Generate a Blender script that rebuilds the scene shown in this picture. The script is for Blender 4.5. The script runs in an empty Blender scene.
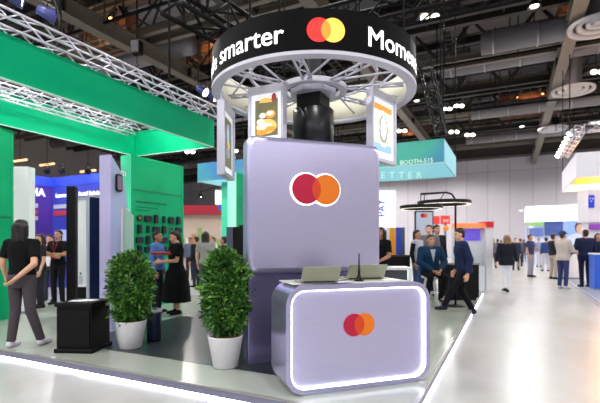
import bpy, bmesh, math, random
from mathutils import Vector, Matrix, Euler

random.seed(7)
scn = bpy.context.scene
COL = scn.collection
PI = math.pi
R = math.radians

# ------------------------------------------------------------------ camera frame
FPX, CX, HY, EYE, YAW = 430.0, 300.0, 244.0, 1.40, R(26.0)
CS, SN = math.cos(YAW), math.sin(YAW)
def world(l, d, z=0.0):
    """sideways l, depth d, height z as seen from the photographer -> world point"""
    return Vector((l * CS - d * SN, l * SN + d * CS, z))
def at(px, d, z=0.0):
    return world((px - CX) / FPX * d, d, z)
def hgt(py, d):
    return EYE + (HY - py) * d / FPX
def on(px, py, z):
    d = FPX * (EYE - z) / (py - HY)
    return at(px, d, z)
TOWARD, AWAY, IMG_R, IMG_L = 296, 116, 26, 206      # compass headings of the photographer's view

# ------------------------------------------------------------------ materials
def lin(c):
    if isinstance(c, str):
        c = c.lstrip('#'); c = [int(c[i:i + 2], 16) / 255 for i in (0, 2, 4)]
    return tuple(((x / 12.92) if x <= 0.04045 else ((x + 0.055) / 1.055) ** 2.4) for x in c) + (1.0,)
_mats = {}
def mat(name, color, rough=0.5, metal=0.0, emit=0.0, ecol=None, noise=0.06, scale=14.0, bump=0.0, stretch=None, alpha=1.0, trans=0.0, coat=0.0, spec=0.5):
    if name in _mats: return _mats[name]
    m = bpy.data.materials.new(name); m.use_nodes = True
    nt = m.node_tree; b = nt.nodes['Principled BSDF']
    col = lin(color)
    b.inputs['Roughness'].default_value = rough
    b.inputs['Metallic'].default_value = metal
    b.inputs['Base Color'].default_value = col
    b.inputs['Specular IOR Level'].default_value = spec
    if coat: b.inputs['Coat Weight'].default_value = coat
    if trans: b.inputs['Transmission Weight'].default_value = trans
    if alpha < 1: b.inputs['Alpha'].default_value = alpha
    if noise or bump:
        tc = nt.nodes.new('ShaderNodeTexCoord'); nz = nt.nodes.new('ShaderNodeTexNoise')
        nz.inputs['Scale'].default_value = scale; nz.inputs['Detail'].default_value = 4
        src = tc.outputs['Object']
        if stretch:
            mp = nt.nodes.new('ShaderNodeMapping'); mp.inputs['Scale'].default_value = stretch
            nt.links.new(src, mp.inputs['Vector']); src = mp.outputs['Vector']
        nt.links.new(src, nz.inputs['Vector'])
        if noise:
            rp = nt.nodes.new('ShaderNodeMix'); rp.data_type = 'RGBA'
            lo = tuple(max(0, x * (1 - noise)) for x in col[:3]) + (1,); hi = tuple(min(1, x * (1 + noise)) for x in col[:3]) + (1,)
            rp.inputs['A'].default_value = lo; rp.inputs['B'].default_value = hi
            nt.links.new(nz.outputs['Fac'], rp.inputs['Factor']); nt.links.new(rp.outputs['Result'], b.inputs['Base Color'])
        if bump:
            bp = nt.nodes.new('ShaderNodeBump'); bp.inputs['Strength'].default_value = bump; bp.inputs['Distance'].default_value = 0.01
            nt.links.new(nz.outputs['Fac'], bp.inputs['Height']); nt.links.new(bp.outputs['Normal'], b.inputs['Normal'])
    if emit:
        b.inputs['Emission Color'].default_value = lin(ecol or color)
        b.inputs['Emission Strength'].default_value = emit
    _mats[name] = m
    return m

# ------------------------------------------------------------------ mesh building
class MB:
    def __init__(s): s.v, s.f, s.mi, s.sm = [], [], [], []
    def add(s, vs, fs, m=0, smooth=False, M=None):
        o = len(s.v)
        s.v += [tuple(M @ Vector(p)) if M is not None else tuple(p) for p in vs]
        for f in fs:
            s.f.append(tuple(i + o for i in f)); s.mi.append(m); s.sm.append(smooth)
        return s
    def box(s, a, b, m=0, M=None, bev=0.0):
        x0, y0, z0 = (min(a[i], b[i]) for i in range(3)); x1, y1, z1 = (max(a[i], b[i]) for i in range(3))
        if bev:
            bm = bmesh.new(); bmesh.ops.create_cube(bm, size=1.0)
            for v in bm.verts: v.co = Vector(((x0 + x1) / 2 + v.co.x * (x1 - x0), (y0 + y1) / 2 + v.co.y * (y1 - y0), (z0 + z1) / 2 + v.co.z * (z1 - z0)))
            bmesh.ops.bevel(bm, geom=bm.edges[:], offset=bev, segments=2, affect='EDGES', profile=0.5)
            bm.verts.index_update()
            s.add([v.co[:] for v in bm.verts], [[v.index for v in f.verts] for f in bm.faces], m, False, M); bm.free(); return s
        vs = [(x0, y0, z0), (x1, y0, z0), (x1, y1, z0), (x0, y1, z0), (x0, y0, z1), (x1, y0, z1), (x1, y1, z1), (x0, y1, z1)]
        return s.add(vs, [(0, 3, 2, 1), (4, 5, 6, 7), (0, 1, 5, 4), (1, 2, 6, 5), (2, 3, 7, 6), (3, 0, 4, 7)], m, False, M)
    def rings(s, rs, m=0, smooth=True, cap=True, M=None):
        n = len(rs[0]); vs = [p for r in rs for p in r]; fs = []
        for k in range(len(rs) - 1):
            for i in range(n):
                j = (i + 1) % n
                fs.append((k * n + i, k * n + j, (k + 1) * n + j, (k + 1) * n + i))
        if cap:
            fs.append(tuple(range(n))[::-1]); fs.append(tuple((len(rs) - 1) * n + i for i in range(n)))
        return s.add(vs, fs, m, smooth, M)
    def cyl(s, p, q, r0, r1=None, n=10, m=0, smooth=True, M=None):
        p, q = Vector(p), Vector(q); r1 = r0 if r1 is None else r1
        u, w = frame_of(q - p)
        rs = [[tuple(c + (u * math.cos(2 * PI * i / n) + w * math.sin(2 * PI * i / n)) * r) for i in range(n)] for c, r in ((p, r0), (q, r1))]
        return s.rings(rs, m, smooth, True, M)
    def capsule(s, p, q, r0, r1=None, n=10, m=0, k=3, M=None):
        p, q = Vector(p), Vector(q); r1 = r0 if r1 is None else r1
        d = (q - p); d = d.normalized() if d.length > 1e-7 else Vector((0, 0, 1)); u, w = frame_of(d)
        rs = []
        for j in range(k + 1):
            a = -PI / 2 * (1 - j / k) if j else -PI / 2 * .97
            rs.append((p + d * r0 * math.sin(a), r0 * math.cos(a)))
        for j in range(k + 1):
            a = PI / 2 * j / k if j < k else PI / 2 * .97
            rs.append((q + d * r1 * math.sin(a), r1 * math.cos(a)))
        return s.rings([[tuple(c + (u * math.cos(2 * PI * i / n) + w * math.sin(2 * PI * i / n)) * r) for i in range(n)] for c, r in rs], m, True, True, M)
    def ball(s, c, r, n=14, k=8, m=0, M=None):
        c = Vector(c); rx, ry, rz = (r, r, r) if not isinstance(r, (tuple, list)) else r
        rs = []
        for j in range(k + 1):
            a = -PI / 2 + PI * j / k; a = max(-PI / 2 * .985, min(PI / 2 * .985, a))
            rs.append([(c.x + rx * math.cos(a) * math.cos(2 * PI * i / n), c.y + ry * math.cos(a) * math.sin(2 * PI * i / n), c.z + rz * math.sin(a)) for i in range(n)])
        return s.rings(rs, m, True, True, M)
    def loft(s, rows, n=18, m=0, M=None):
        return s.rings([[(cx + rx * math.cos(2 * PI * i / n), cy + ry * math.sin(2 * PI * i / n), z) for i in range(n)] for (cx, cy, z, rx, ry) in rows], m, True, True, M)
    def lathe(s, prof, c=(0, 0, 0), n=28, m=0, smooth=True, cap=True, M=None):
        return s.rings([[(c[0] + r * math.cos(2 * PI * i / n), c[1] + r * math.sin(2 * PI * i / n), c[2] + z) for i in range(n)] for r, z in prof], m, smooth, cap, M)
    def prism(s, poly, y0, y1, m=0, M=None, ms=None, smooth=False):
        """outline in x,z pushed from y0 to y1"""
        n = len(poly)
        vs = [(x, y0, z) for x, z in poly] + [(x, y1, z) for x, z in poly]
        s.add(vs, [tuple(range(n)), tuple(range(2 * n - 1, n - 1, -1))], m, False, M)
        return s.add(vs, [(i, i + n, (i + 1) % n + n, (i + 1) % n) for i in range(n)], m if ms is None else ms, smooth, M)
    def frame(s, outer, inner, y0, y1, m=0, M=None):
        """two outlines with equal counts in x,z: a frame between them"""
        n = len(outer)
        vs = [(x, y0, z) for x, z in outer] + [(x, y0, z) for x, z in inner] + [(x, y1, z) for x, z in outer] + [(x, y1, z) for x, z in inner]
        fs = []
        for i in range(n):
            j = (i + 1) % n
            fs += [(i, j, n + j, n + i), (2 * n + j, 2 * n + i, 3 * n + i, 3 * n + j), (j, i, 2 * n + i, 2 * n + j), (n + i, n + j, 3 * n + j, 3 * n + i)]
        return s.add(vs, fs, m, False, M)
    def tube(s, pts, r, n=8, m=0, M=None):
        pts = [Vector(p) for p in pts]; rs = []; u = None
        for i, p in enumerate(pts):
            d = (pts[min(i + 1, len(pts) - 1)] - pts[max(i - 1, 0)]).normalized()
            if u is None: u, w = frame_of(d)
            u = (u - d * u.dot(d)).normalized(); w = d.cross(u)
            rs.append([tuple(p + (u * math.cos(2 * PI * k / n) + w * math.sin(2 * PI * k / n)) * r) for k in range(n)])
        return s.rings(rs, m, True, True, M)
    def text(s, txt, size, M, bold=0.0, ext=0.0, m=0, bend=None, align='CENTER'):
        vs, fs = text_geo(txt, size, bold, ext, align)
        if bend: vs = [bend(Vector(p)) for p in vs]; M = None
        return s.add(vs, fs, m, False, M)
    def build(s, name, mats, parent=None, world_space=False, remesh=None, smooth_it=3, shade=None):
        me = bpy.data.meshes.new(name)
        vs = s.v
        if parent is not None and world_space:
            Mi = MAT(parent).inverted(); vs = [tuple(Mi @ Vector(p)) for p in vs]
        me.from_pydata(vs, [], s.f)
        for mm in (mats if isinstance(mats, (list, tuple)) else [mats]): me.materials.append(mm)
        me.polygons.foreach_set('material_index', s.mi); me.polygons.foreach_set('use_smooth', s.sm)
        me.update()
        if remesh: me = remeshed(me, remesh, smooth_it)
        o = bpy.data.objects.new(name, me); COL.objects.link(o)
        if parent is not None: o.parent = parent
        return o
def frame_of(d):
    d = Vector(d); d = d.normalized() if d.length > 1e-9 else Vector((0, 0, 1))
    a = Vector((0, 0, 1)) if abs(d.z) < 0.9 else Vector((1, 0, 0))
    u = d.cross(a).normalized(); return u, d.cross(u)
def MAT(o):
    m = Matrix.LocRotScale(o.location, o.rotation_euler, o.scale)
    return MAT(o.parent) @ m if o.parent else m
def remeshed(me, vox, it):
    t = bpy.data.objects.new('tmp', me); COL.objects.link(t)
    mod = t.modifiers.new('r', 'REMESH'); mod.mode = 'VOXEL'; mod.voxel_size = vox; mod.use_smooth_shade = True
    if it: sm = t.modifiers.new('s', 'SMOOTH'); sm.factor = 0.5; sm.iterations = it
    dg = bpy.context.evaluated_depsgraph_get(); dg.update()
    out = bpy.data.meshes.new_from_object(t.evaluated_get(dg))
    mats = [m for m in me.materials]; nm = me.name
    bpy.data.objects.remove(t); bpy.data.meshes.remove(me)
    out.name = nm; out.materials.clear()
    for m in mats: out.materials.append(m)
    return out
_tc = {}
def text_geo(txt, size, bold, ext, align):
    k = (txt, size, bold, ext, align)
    if k in _tc: return _tc[k]
    cu = bpy.data.curves.new('t', 'FONT'); cu.body = txt; cu.size = size; cu.align_x = align; cu.offset = bold; cu.extrude = ext; cu.resolution_u = 3
    o = bpy.data.objects.new('t', cu); COL.objects.link(o)
    dg = bpy.context.evaluated_depsgraph_get(); dg.update()
    me = bpy.data.meshes.new_from_object(o.evaluated_get(dg))
    r = ([v.co[:] for v in me.vertices], [tuple(p.vertices) for p in me.polygons])
    bpy.data.objects.remove(o); bpy.data.meshes.remove(me); bpy.data.curves.remove(cu)
    _tc[k] = r; return r
def FACING(origin, heading):
    """text plane: local x runs along heading (degrees), local y is up"""
    a = R(heading); x = Vector((math.cos(a), math.sin(a), 0)); z = x.cross(Vector((0, 0, 1)))
    M = Matrix((x, Vector((0, 0, 1)), z)).transposed().to_4x4(); M.translation = Vector(origin); return M

def each(name, m, parent, items, r=.02, n=6, ws=False):
    for a, b in items: MB().cyl(a, b, r, n=n).build(name, m, parent, ws)
def tag(o, label=None, cat=None, group=None, kind=None):
    if label: o['label'] = label
    if cat: o['category'] = cat
    if group: o['group'] = group
    if kind: o['kind'] = kind
    return o
def thing(name, label, cat, loc=(0, 0, 0), rot=0.0, group=None, scale=1.0):
    o = bpy.data.objects.new(name, None); COL.objects.link(o)
    o.location = loc; o.rotation_euler = (0, 0, R(rot)); o.scale = (scale,) * 3; o.empty_display_size = 0.1
    return tag(o, label, cat, group)
def copy_tree(o, parent=None):
    c = o.copy(); COL.objects.link(c)
    if parent is not None: c.parent = parent
    for ch in [x for x in bpy.data.objects if x.parent == o]: copy_tree(ch, c)
    return c
def rrect(w, h, r, n=8, cx=0.0, cz=0.0):
    """rounded rectangle outline in x,z, counter-clockwise seen from -y"""
    p = []
    for k, (sx, sz) in enumerate(((1, -1), (1, 1), (-1, 1), (-1, -1))):
        for i in range(n + 1):
            a = -PI / 2 + k * PI / 2 + PI / 2 * i / n
            p.append((cx + sx * (w / 2 - r) + r * math.cos(a), cz + sz * (h / 2 - r) + r * math.sin(a)))
    return p
def disc(r, n=40, cx=0.0, cz=0.0):
    return [(cx + r * math.cos(2 * PI * i / n), cz + r * math.sin(2 * PI * i / n)) for i in range(n)]
def lens(r, off, n=14):
    """overlap of two discs with centres at -off and +off"""
    a = math.acos(off / r); p = []
    for i in range(n + 1):
        t = -a + 2 * a * i / n; p.append((-off + r * math.cos(t), r * math.sin(t)))
    for i in range(n + 1):
        t = PI - a + 2 * a * i / n; p.append((off + r * math.cos(t), r * math.sin(t)))
    return p
def moon(r, off, side, n=30):
    """disc minus the other disc"""
    a = math.acos(off / r); p = []
    for i in range(n + 1):
        t = a + (2 * PI - 2 * a) * i / n; p.append((-off + r * math.cos(t), r * math.sin(t)))
    for i in range(n // 2 + 1):
        t = PI + a - 2 * a * i / (n // 2); p.append((off + r * math.cos(t), r * math.sin(t)))
    return p if side < 0 else [(-x, z) for x, z in p][::-1]
# ------------------------------------------------------------------ people
SKIN = lambda tone: mat('skin_' + tone, {'light': '#d9a68a', 'mid': '#bf8a6c', 'tan': '#a8735a'}[tone], 0.55, noise=0.04)
def cloth(c, rough=0.85): return mat('fabric_' + c.strip('#'), c, rough, noise=0.10, scale=22, spec=.15)

ARM_DOWN = ((.225, .03, 1.11), (.235, -.05, .865))
LEG_STAND = ((.095, -.015, .49), (.10, .02, .075))
def person(label, pos, facing, h, top='tee', top_col='#202024', bottom='trousers', bot_col='#2c2c34', shoes='#222226', hair='short',
           hair_col='#17120f', skin='mid', armL=ARM_DOWN, armR=ARM_DOWN, legL=LEG_STAND, legR=LEG_STAND, lean=0.0, head=(0, 0), dz=0.0,
           hem=.90, wide=1.0, vox=.010, group=None, cap=None, sole=None, extras=None, face=True, sleeve=None, dress_hem=.36):
    s = h / 1.70
    root = thing('person', label, 'person', pos, facing + 90, group)
    S = Matrix.Scale(s, 4)
    pel = Vector((0, 0, .92 + dz))
    Tu = Matrix.Translation(pel) @ Matrix.Rotation(R(-lean) * -1, 4, 'X') @ Matrix.Translation(-Vector((0, 0, .92)))
    up = lambda p: Tu @ Vector(p)
    nk = Vector((0, .01, 1.46))
    Hd = Tu @ Matrix.Translation(nk) @ Matrix.Rotation(R(head[0]), 4, 'Z') @ Matrix.Rotation(R(head[1]), 4, 'X') @ Matrix.Translation(-nk)
    sides = {}
    for sg, arm, leg in ((1, armL, legL), (-1, armR, legR)):
        sides[sg] = dict(sh=up((sg * .175 * wide, .005, 1.385)), el=up((sg * arm[0][0], arm[0][1], arm[0][2])), wr=up((sg * arm[1][0], arm[1][1], arm[1][2])),
                         hip=Vector((sg * .088 * wide, 0, .90 + dz)), kn=Vector((sg * leg[0][0], leg[0][1], leg[0][2])), an=Vector((sg * leg[1][0], leg[1][1], leg[1][2])))
    def torso(mb, rows, o=0.0):
        n = 20
        mb.rings([[tuple(up((rx * wide + o) * math.cos(2 * PI * i / n) * 1.0 * Vector((1, 0, 0)) + Vector((0, cy + (ry * (0.5 + wide / 2) + o) * math.sin(2 * PI * i / n), z)))) for i in range(n)] for z, rx, ry, cy in rows], 0, True, True)
    ROWS = [(.80, .09, .08, .01), (.86, .155, .105, .012), (.94, .166, .112, .012), (1.04, .142, .098, 0), (1.14, .143, .10, -.004), (1.26, .166, .112, -.006), (1.34, .176, .104, 0), (1.40, .15, .082, .008), (1.445, .075, .062, .012)]
    # body: one continuous surface
    b = MB(); torso(b, ROWS)
    for sg, d in sides.items():
        b.capsule(up((0, .005, 1.40)), d['sh'], .062, .058)
        b.capsule(d['sh'], d['el'], .052, .041); b.capsule(d['el'], d['wr'], .041, .027)
        b.capsule(d['hip'], d['kn'], .082, .056); b.capsule(d['kn'], d['an'], .056, .037)
        fd = Vector((d['kn'].x * 0, -1, 0)); b.capsule(d['an'] + Vector((0, .02, -.035)), d['an'] + Vector((sg * .015, -.13, -.045)), .038, .028)
        # hand: palm, four fingers of unequal length, thumb leaving the side of the palm
        ax = (d['wr'] - d['el']).normalized()
        side = ax.cross(Vector((1, 0, 0)) if abs(ax.x) < .8 else Vector((0, 1, 0))).normalized()
        nrm = ax.cross(side).normalized()
        if nrm.x * sg > 0: nrm = -nrm                       # palm towards the body
        if side.y > 0 or (abs(side.y) < .2 and side.z < 0): side = -side
        p0 = d['wr']; p1 = p0 + ax * .085
        for t in (-.026, 0, .026): b.capsule(p0 + side * t * .6, p1 + side * t, .014, .0135, 8, k=2)
        for t, ln in ((.030, .066), (.010, .076), (-.010, .071), (-.029, .055)):
            k1 = p1 + side * t + ax * ln * .5 + nrm * .008; k2 = k1 + ax * ln * .42 + nrm * .030
            b.capsule(p1 + side * t, k1, .0095, .009, 8, k=2); b.capsule(k1, k2, .009, .0075, 8, k=2)
        th = p0 + ax * .03 + side * .028
        b.capsule(th, th + ax * .034 + side * .026 + nrm * .012, .012, .0105, 8, k=2); b.capsule(th + ax * .034 + side * .026 + nrm * .012, th + ax * .066 + side * .028 + nrm * .022, .0105, .008, 8, k=2)
    b.capsule(up((0, .015, 1.40)), Hd @ Vector((0, .008, 1.52)), .058, .052)
    b.ball((0, .006, 1.602), (.073, .094, .098), 20, 12, M=Hd); b.ball((0, -.028, 1.552), (.058, .064, .083), 18, 10, M=Hd)
    b.capsule((0, -.088, 1.592), (0, -.104, 1.556), .009, .014, 8, M=Hd); b.ball((0, -.074, 1.497), (.026, .022, .02), 10, 6, M=Hd)
    for sg in (1, -1): b.ball((sg * .074, .008, 1.578), (.012, .02, .032), 10, 6, M=Hd)
    skm = SKIN(skin)
    lipc = mat('lips', '#a5584e', 0.5); eyew = mat('eye_white', '#e6e0da', 0.3); eyed = mat('eye_iris', '#1d1410', 0.25); brow = mat('eyebrow', '#241a15', 0.8)
    b.v = [tuple(S @ Vector(p)) for p in b.v]
    body = b.build('body', [skm, lipc, eyew, eyed, brow], root, remesh=vox * s, smooth_it=2)
    if face:
        Hi = (S @ Hd).inverted()
        for p in body.data.polygons:
            c = Hi @ p.center
            if c.y > -.055 or c.z < 1.48: continue
            ax_ = abs(c.x)
            if ((ax_ - .031) / .017) ** 2 + ((c.z - 1.590) / .0095) ** 2 < 1: p.material_index = 3 if abs(ax_ - .031) < .009 else 2
            elif .012 < ax_ < .052 and 1.609 < c.z < 1.620: p.material_index = 4
            elif (c.x / .027) ** 2 + ((c.z - 1.524) / .009) ** 2 < 1: p.material_index = 1
    def fin(mb, nm, m, v=None, it=3):
        mb.v = [tuple(S @ Vector(p)) for p in mb.v]
        return mb.build(nm, m, root, remesh=(v or vox) * s, smooth_it=it)
    # clothes
    t = MB(); sl = sleeve or ('short' if top in ('tee', 'dress') else 'none' if top == 'vest' else 'long'); o = .030 if top == 'jacket' else .018
    if top == 'dress':
        torso(t, [r for r in ROWS if r[0] >= .94], .020)
        t.loft([(0, .01, dress_hem, .25 * wide, .21 * wide), (0, .01, .62, .225 * wide, .185 * wide), (0, .01, .86, .195 * wide, .150 * wide), (0, .008, 1.0, .155 * wide, .115)])
    else:
        rows = [r for r in ROWS if r[0] > hem + .02 and r[0] >= .86]
        z0 = hem; f0 = [r for r in ROWS if r[0] >= max(hem, .86)][0]
        rows = [(z0, max(f0[1], .155) + .006, max(f0[2], .105) + .004, f0[3])] + rows
        torso(t, rows, o)
    for sg, d in sides.items():
        t.capsule(up((0, .005, 1.395)), d['sh'], .066 + o * .4, .060 + o * .6)
        if sl == 'long': t.capsule(d['sh'], d['el'], .056 + o * .7, .045 + o * .7); t.cyl(d['el'] + (d['el'] - d['wr']) * .02, d['wr'] - (d['wr'] - d['el']).normalized() * .012, .045 + o * .7, .033 + o * .5, 14); t.ball(d['el'], .045 + o * .7)
        elif sl == 'short': e = d['sh'].lerp(d['el'], .72); t.ball(d['sh'], .056 + o * .6); t.cyl(d['sh'], e, .056 + o * .6, .055 + o * .8, 14)
    fin(t, {'tee': 'shirt', 'dress': 'dress', 'vest': 'waistcoat', 'jacket': 'jacket', 'long': 'shirt'}[top], cloth(top_col))
    if top == 'vest':
        q = MB()
        for sg, d in sides.items():
            q.ball(d['sh'], .064); q.capsule(d['sh'], d['el'], .064, .055); q.cyl(d['el'], d['wr'] - (d['wr'] - d['el']).normalized() * .012, .055, .042, 14); q.ball(d['el'], .055)
        fin(q, 'sleeve', cloth('#141418'))
    if bottom == 'trousers':
        q = MB(); torso(q, [(.80, .10, .09, .01)] + [r for r in ROWS if .86 <= r[0] <= .95] + [(1.0, .150, .104, .005)], .010)
        for sg, d in sides.items():
            q.capsule(d['hip'], d['kn'], .096, .068)
            e = d['an'] + (d['kn'] - d['an']).normalized() * .005
            q.ball(d['kn'], .068); q.cyl(d['kn'], e, .068, .054, 16)
        fin(q, 'trousers', cloth(bot_col))
    f = MB()
    for k, (sg, d) in enumerate(sides.items()):
        q = MB(); a = d['an']; sh = (d['kn'] - d['an']).normalized()
        fwd = Vector((sg * .10, -1, 0)).normalized(); tilt = max(-.8, min(.8, sh.y * 1.0)); fwd = (fwd * math.cos(tilt * .5) + Vector((0, 0, -math.sin(max(0, -sh.y) * .5)))).normalized()
        q.capsule(a + Vector((0, .03, -.032)), a + fwd * .15 + Vector((0, 0, -.042)), .043, .034, 12); q.capsule(a + Vector((0, .03, -.046)), a + fwd * .16 + Vector((0, 0, -.05)), .026, .024, 12); q.ball(a, .047)
        q.v = [tuple(S @ Vector(p)) for p in q.v]
        q.build('shoe', cloth(shoes, .6), root, remesh=max(.008, vox) * s, smooth_it=2)
    # hair
    g = MB(); hm = mat('hair_' + hair_col.strip('#'), hair_col, 0.45, noise=0.25, scale=60, bump=0.4, stretch=(1, 1, .15))
    if hair != 'bald':
        g.ball((0, .032, 1.622), (.083, .090, .090), 20, 12, M=Hd); g.ball((0, .012, 1.660), (.077, .083, .052), 20, 10, M=Hd)
        g.ball((0, .052, 1.565), (.070, .052, .072), 16, 8, M=Hd)
        if hair in ('long', 'bob'):
            zb = 1.30 if hair == 'long' else 1.43
            for x in (-.055, 0, .055): g.capsule(Hd @ Vector((x, .05, 1.60)), Hd @ Vector((x * 1.15, .075 - abs(x) * .3, zb)), .050, .036)
            for sg in (1, -1): g.capsule(Hd @ Vector((sg * .070, .012, 1.62)), Hd @ Vector((sg * .076, .015, zb + .06)), .030, .026)
        if hair == 'bun': g.ball((0, .125, 1.63), (.045, .04, .045), M=Hd)
        if hair == 'tied': g.capsule(Hd @ Vector((0, .10, 1.62)), Hd @ Vector((0, .10, 1.38)), .036, .024)
        fin(g, 'hair', hm, max(vox, .009), 2)
    if cap:
        c = MB(); c.ball((0, .012, 1.645), (.088, .104, .078), 20, 10, M=Hd); c.ball((0, -.10, 1.635), (.06, .075, .012), 16, 6, M=Hd)
        fin(c, 'cap', cloth(cap), None, 2)
    if extras: extras(root, lambda p: S @ up(p), s)
    return root
# ------------------------------------------------------------------ camera and view
cam = bpy.data.cameras.new('camera'); co = bpy.data.objects.new('camera', cam); COL.objects.link(co)
co.location = (0, 0, EYE); co.rotation_euler = (PI / 2, 0, YAW)
cam.sensor_width = 36; cam.lens = FPX / 600 * 36; cam.shift_y = (HY - 201.5) / 600; cam.clip_end = 300
cam.dof.use_dof = True; cam.dof.focus_distance = 4.7; cam.dof.aperture_fstop = 1.4
scn.camera = co
scn.view_settings.view_transform = 'Standard'; scn.view_settings.look = 'None'; scn.view_settings.gamma = 1.0
scn.view_settings.exposure = 0.0
w = bpy.data.worlds.new('hall_ambient'); scn.world = w; w.use_nodes = True
w.node_tree.nodes['Background'].inputs['Color'].default_value = (0.80, 0.86, 1.0, 1); w.node_tree.nodes['Background'].inputs['Strength'].default_value = 0.30

LAV = mat('brushed_lavender_metal', '#c8c4e8', 0.30, 0.78, noise=0.07, scale=5, stretch=(1, 1, 16), coat=0.15)
LAVS = mat('satin_lavender_shell', '#bcb8e0', 0.22, 0.82, noise=0.04, coat=0.2)
WHITE = mat('white_paint', '#e9e8ec', 0.45, noise=0.03)
WMET = mat('white_powder_coat', '#c2c1cf', 0.4, noise=0.04)
BLACK = mat('black_plastic', '#0a0a0c', 0.4, noise=0.1, spec=.2)
BLACKM = mat('black_satin_metal', '#0f0f12', 0.45, 0.0, noise=0.1, spec=.3)
LED = mat('white_light_strip', '#f2f5ff', 0.5, emit=9.0, noise=0)
LEDSOFT = mat('halo_light', '#ffffff', 0.5, emit=2.2, noise=0)
LEDFLOOR = mat('plinth_light_strip', '#eaf2ff', 0.5, emit=20.0, noise=0)
STEELG = mat('brushed_steel', '#9a9ca6', 0.35, 0.8, noise=0.1)

# ------------------------------------------------------------------ setting
def floor_mat():
    m = mat('polished_concrete', '#bfbfbe', 0.24, noise=0, bump=0)
    nt = m.node_tree; b = nt.nodes['Principled BSDF']; tc = nt.nodes.new('ShaderNodeTexCoord')
    mp = nt.nodes.new('ShaderNodeMapping'); mp.inputs['Scale'].default_value = (.55, .22, 1); mp.inputs['Rotation'].default_value = (0, 0, .5)
    n1 = nt.nodes.new('ShaderNodeTexNoise'); n1.inputs['Scale'].default_value = 2.2; n1.inputs['Detail'].default_value = 7; n1.inputs['Roughness'].default_value = .62
    r = nt.nodes.new('ShaderNodeValToRGB'); r.color_ramp.elements[0].position = .30; r.color_ramp.elements[0].color = lin('#a6a5a1'); r.color_ramp.elements[1].position = .68; r.color_ramp.elements[1].color = lin('#bcbcbc')
    nt.links.new(tc.outputs['Object'], mp.inputs['Vector']); nt.links.new(mp.outputs['Vector'], n1.inputs['Vector']); nt.links.new(n1.outputs['Fac'], r.inputs['Fac']); nt.links.new(r.outputs['Color'], b.inputs['Base Color'])
    n2 = nt.nodes.new('ShaderNodeTexNoise'); n2.inputs['Scale'].default_value = 9; n2.inputs['Detail'].default_value = 5
    mr = nt.nodes.new('ShaderNodeMapRange'); mr.inputs['To Min'].default_value = .26; mr.inputs['To Max'].default_value = .32
    nt.links.new(mp.outputs['Vector'], n2.inputs['Vector']); nt.links.new(n2.outputs['Fac'], mr.inputs['Value']); nt.links.new(mr.outputs['Result'], b.inputs['Roughness'])
    return m
tag(MB().box((-46, -16, -.12), (26, 46, 0)).build('floor', floor_mat()), kind='structure')
wallm = mat('wall_panels', '#c2bdc4', 0.7, noise=0)
nt = wallm.node_tree; tc = nt.nodes.new('ShaderNodeTexCoord'); br = nt.nodes.new('ShaderNodeTexBrick'); mp = nt.nodes.new('ShaderNodeMapping'); mp.inputs['Rotation'].default_value = (PI / 2, 0, 0)
br.inputs['Scale'].default_value = 1.0; br.inputs['Brick Width'].default_value = 1.9; br.inputs['Row Height'].default_value = 8.3; br.offset = 0; br.inputs['Mortar Size'].default_value = .035
br.inputs['Color1'].default_value = lin('#bdb8c0'); br.inputs['Color2'].default_value = lin('#c4bfc6'); br.inputs['Mortar'].default_value = lin('#a39ea8')
nt.links.new(tc.outputs['Object'], mp.inputs['Vector']); nt.links.new(mp.outputs['Vector'], br.inputs['Vector']); nt.links.new(br.outputs['Color'], wallm.node_tree.nodes['Principled BSDF'].inputs['Base Color'])
tag(MB().box((-46, 45, 0), (26, 45.4, 9.6)).build('wall_back', wallm), kind='structure')
darkw = mat('dark_upper_wall', '#3a3230', 0.8, noise=0.3, scale=3)
tag(MB().box((-46, 45.1, 9.6), (26, 45.5, 13.2)).build('wall_back_upper', darkw), kind='structure')
side = mat('side_wall_paint', '#b9b2ac', 0.75, noise=0.06, scale=2)
tag(MB().box((-46.4, -16, 0), (-46, 45.4, 13.2)).build('wall_left', side), kind='structure')
tag(MB().box((26, -16, 0), (26.4, 45.4, 13.2)).build('wall_right', side), kind='structure')
tag(MB().box((-46, 44.93, 9.5), (26, 45.0, 9.75)).build('trim_1', mat('wall_cap', '#6b6163', .7)), kind='structure')
# roof deck: ribbed insulated panels
deck = mat('roof_deck', '#77757a', 0.85, noise=0)
nt = deck.node_tree; b = nt.nodes['Principled BSDF']; tc = nt.nodes.new('ShaderNodeTexCoord'); br = nt.nodes.new('ShaderNodeTexBrick'); br.offset = .5
br.inputs['Scale'].default_value = 1; br.inputs['Brick Width'].default_value = 4.4; br.inputs['Row Height'].default_value = 1.5; br.inputs['Mortar Size'].default_value = .09; br.inputs['Bias'].default_value = -.1
br.inputs['Color1'].default_value = lin('#77757a'); br.inputs['Color2'].default_value = lin('#2c2827'); br.inputs['Mortar'].default_value = lin('#1d1a19')
nt.links.new(tc.outputs['Object'], br.inputs['Vector']); nt.links.new(br.outputs['Color'], b.inputs['Base Color'])
tag(MB().box((-46.4, -16, 13.0), (26.4, 45.4, 13.2)).build('ceiling', deck), kind='structure')

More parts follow.
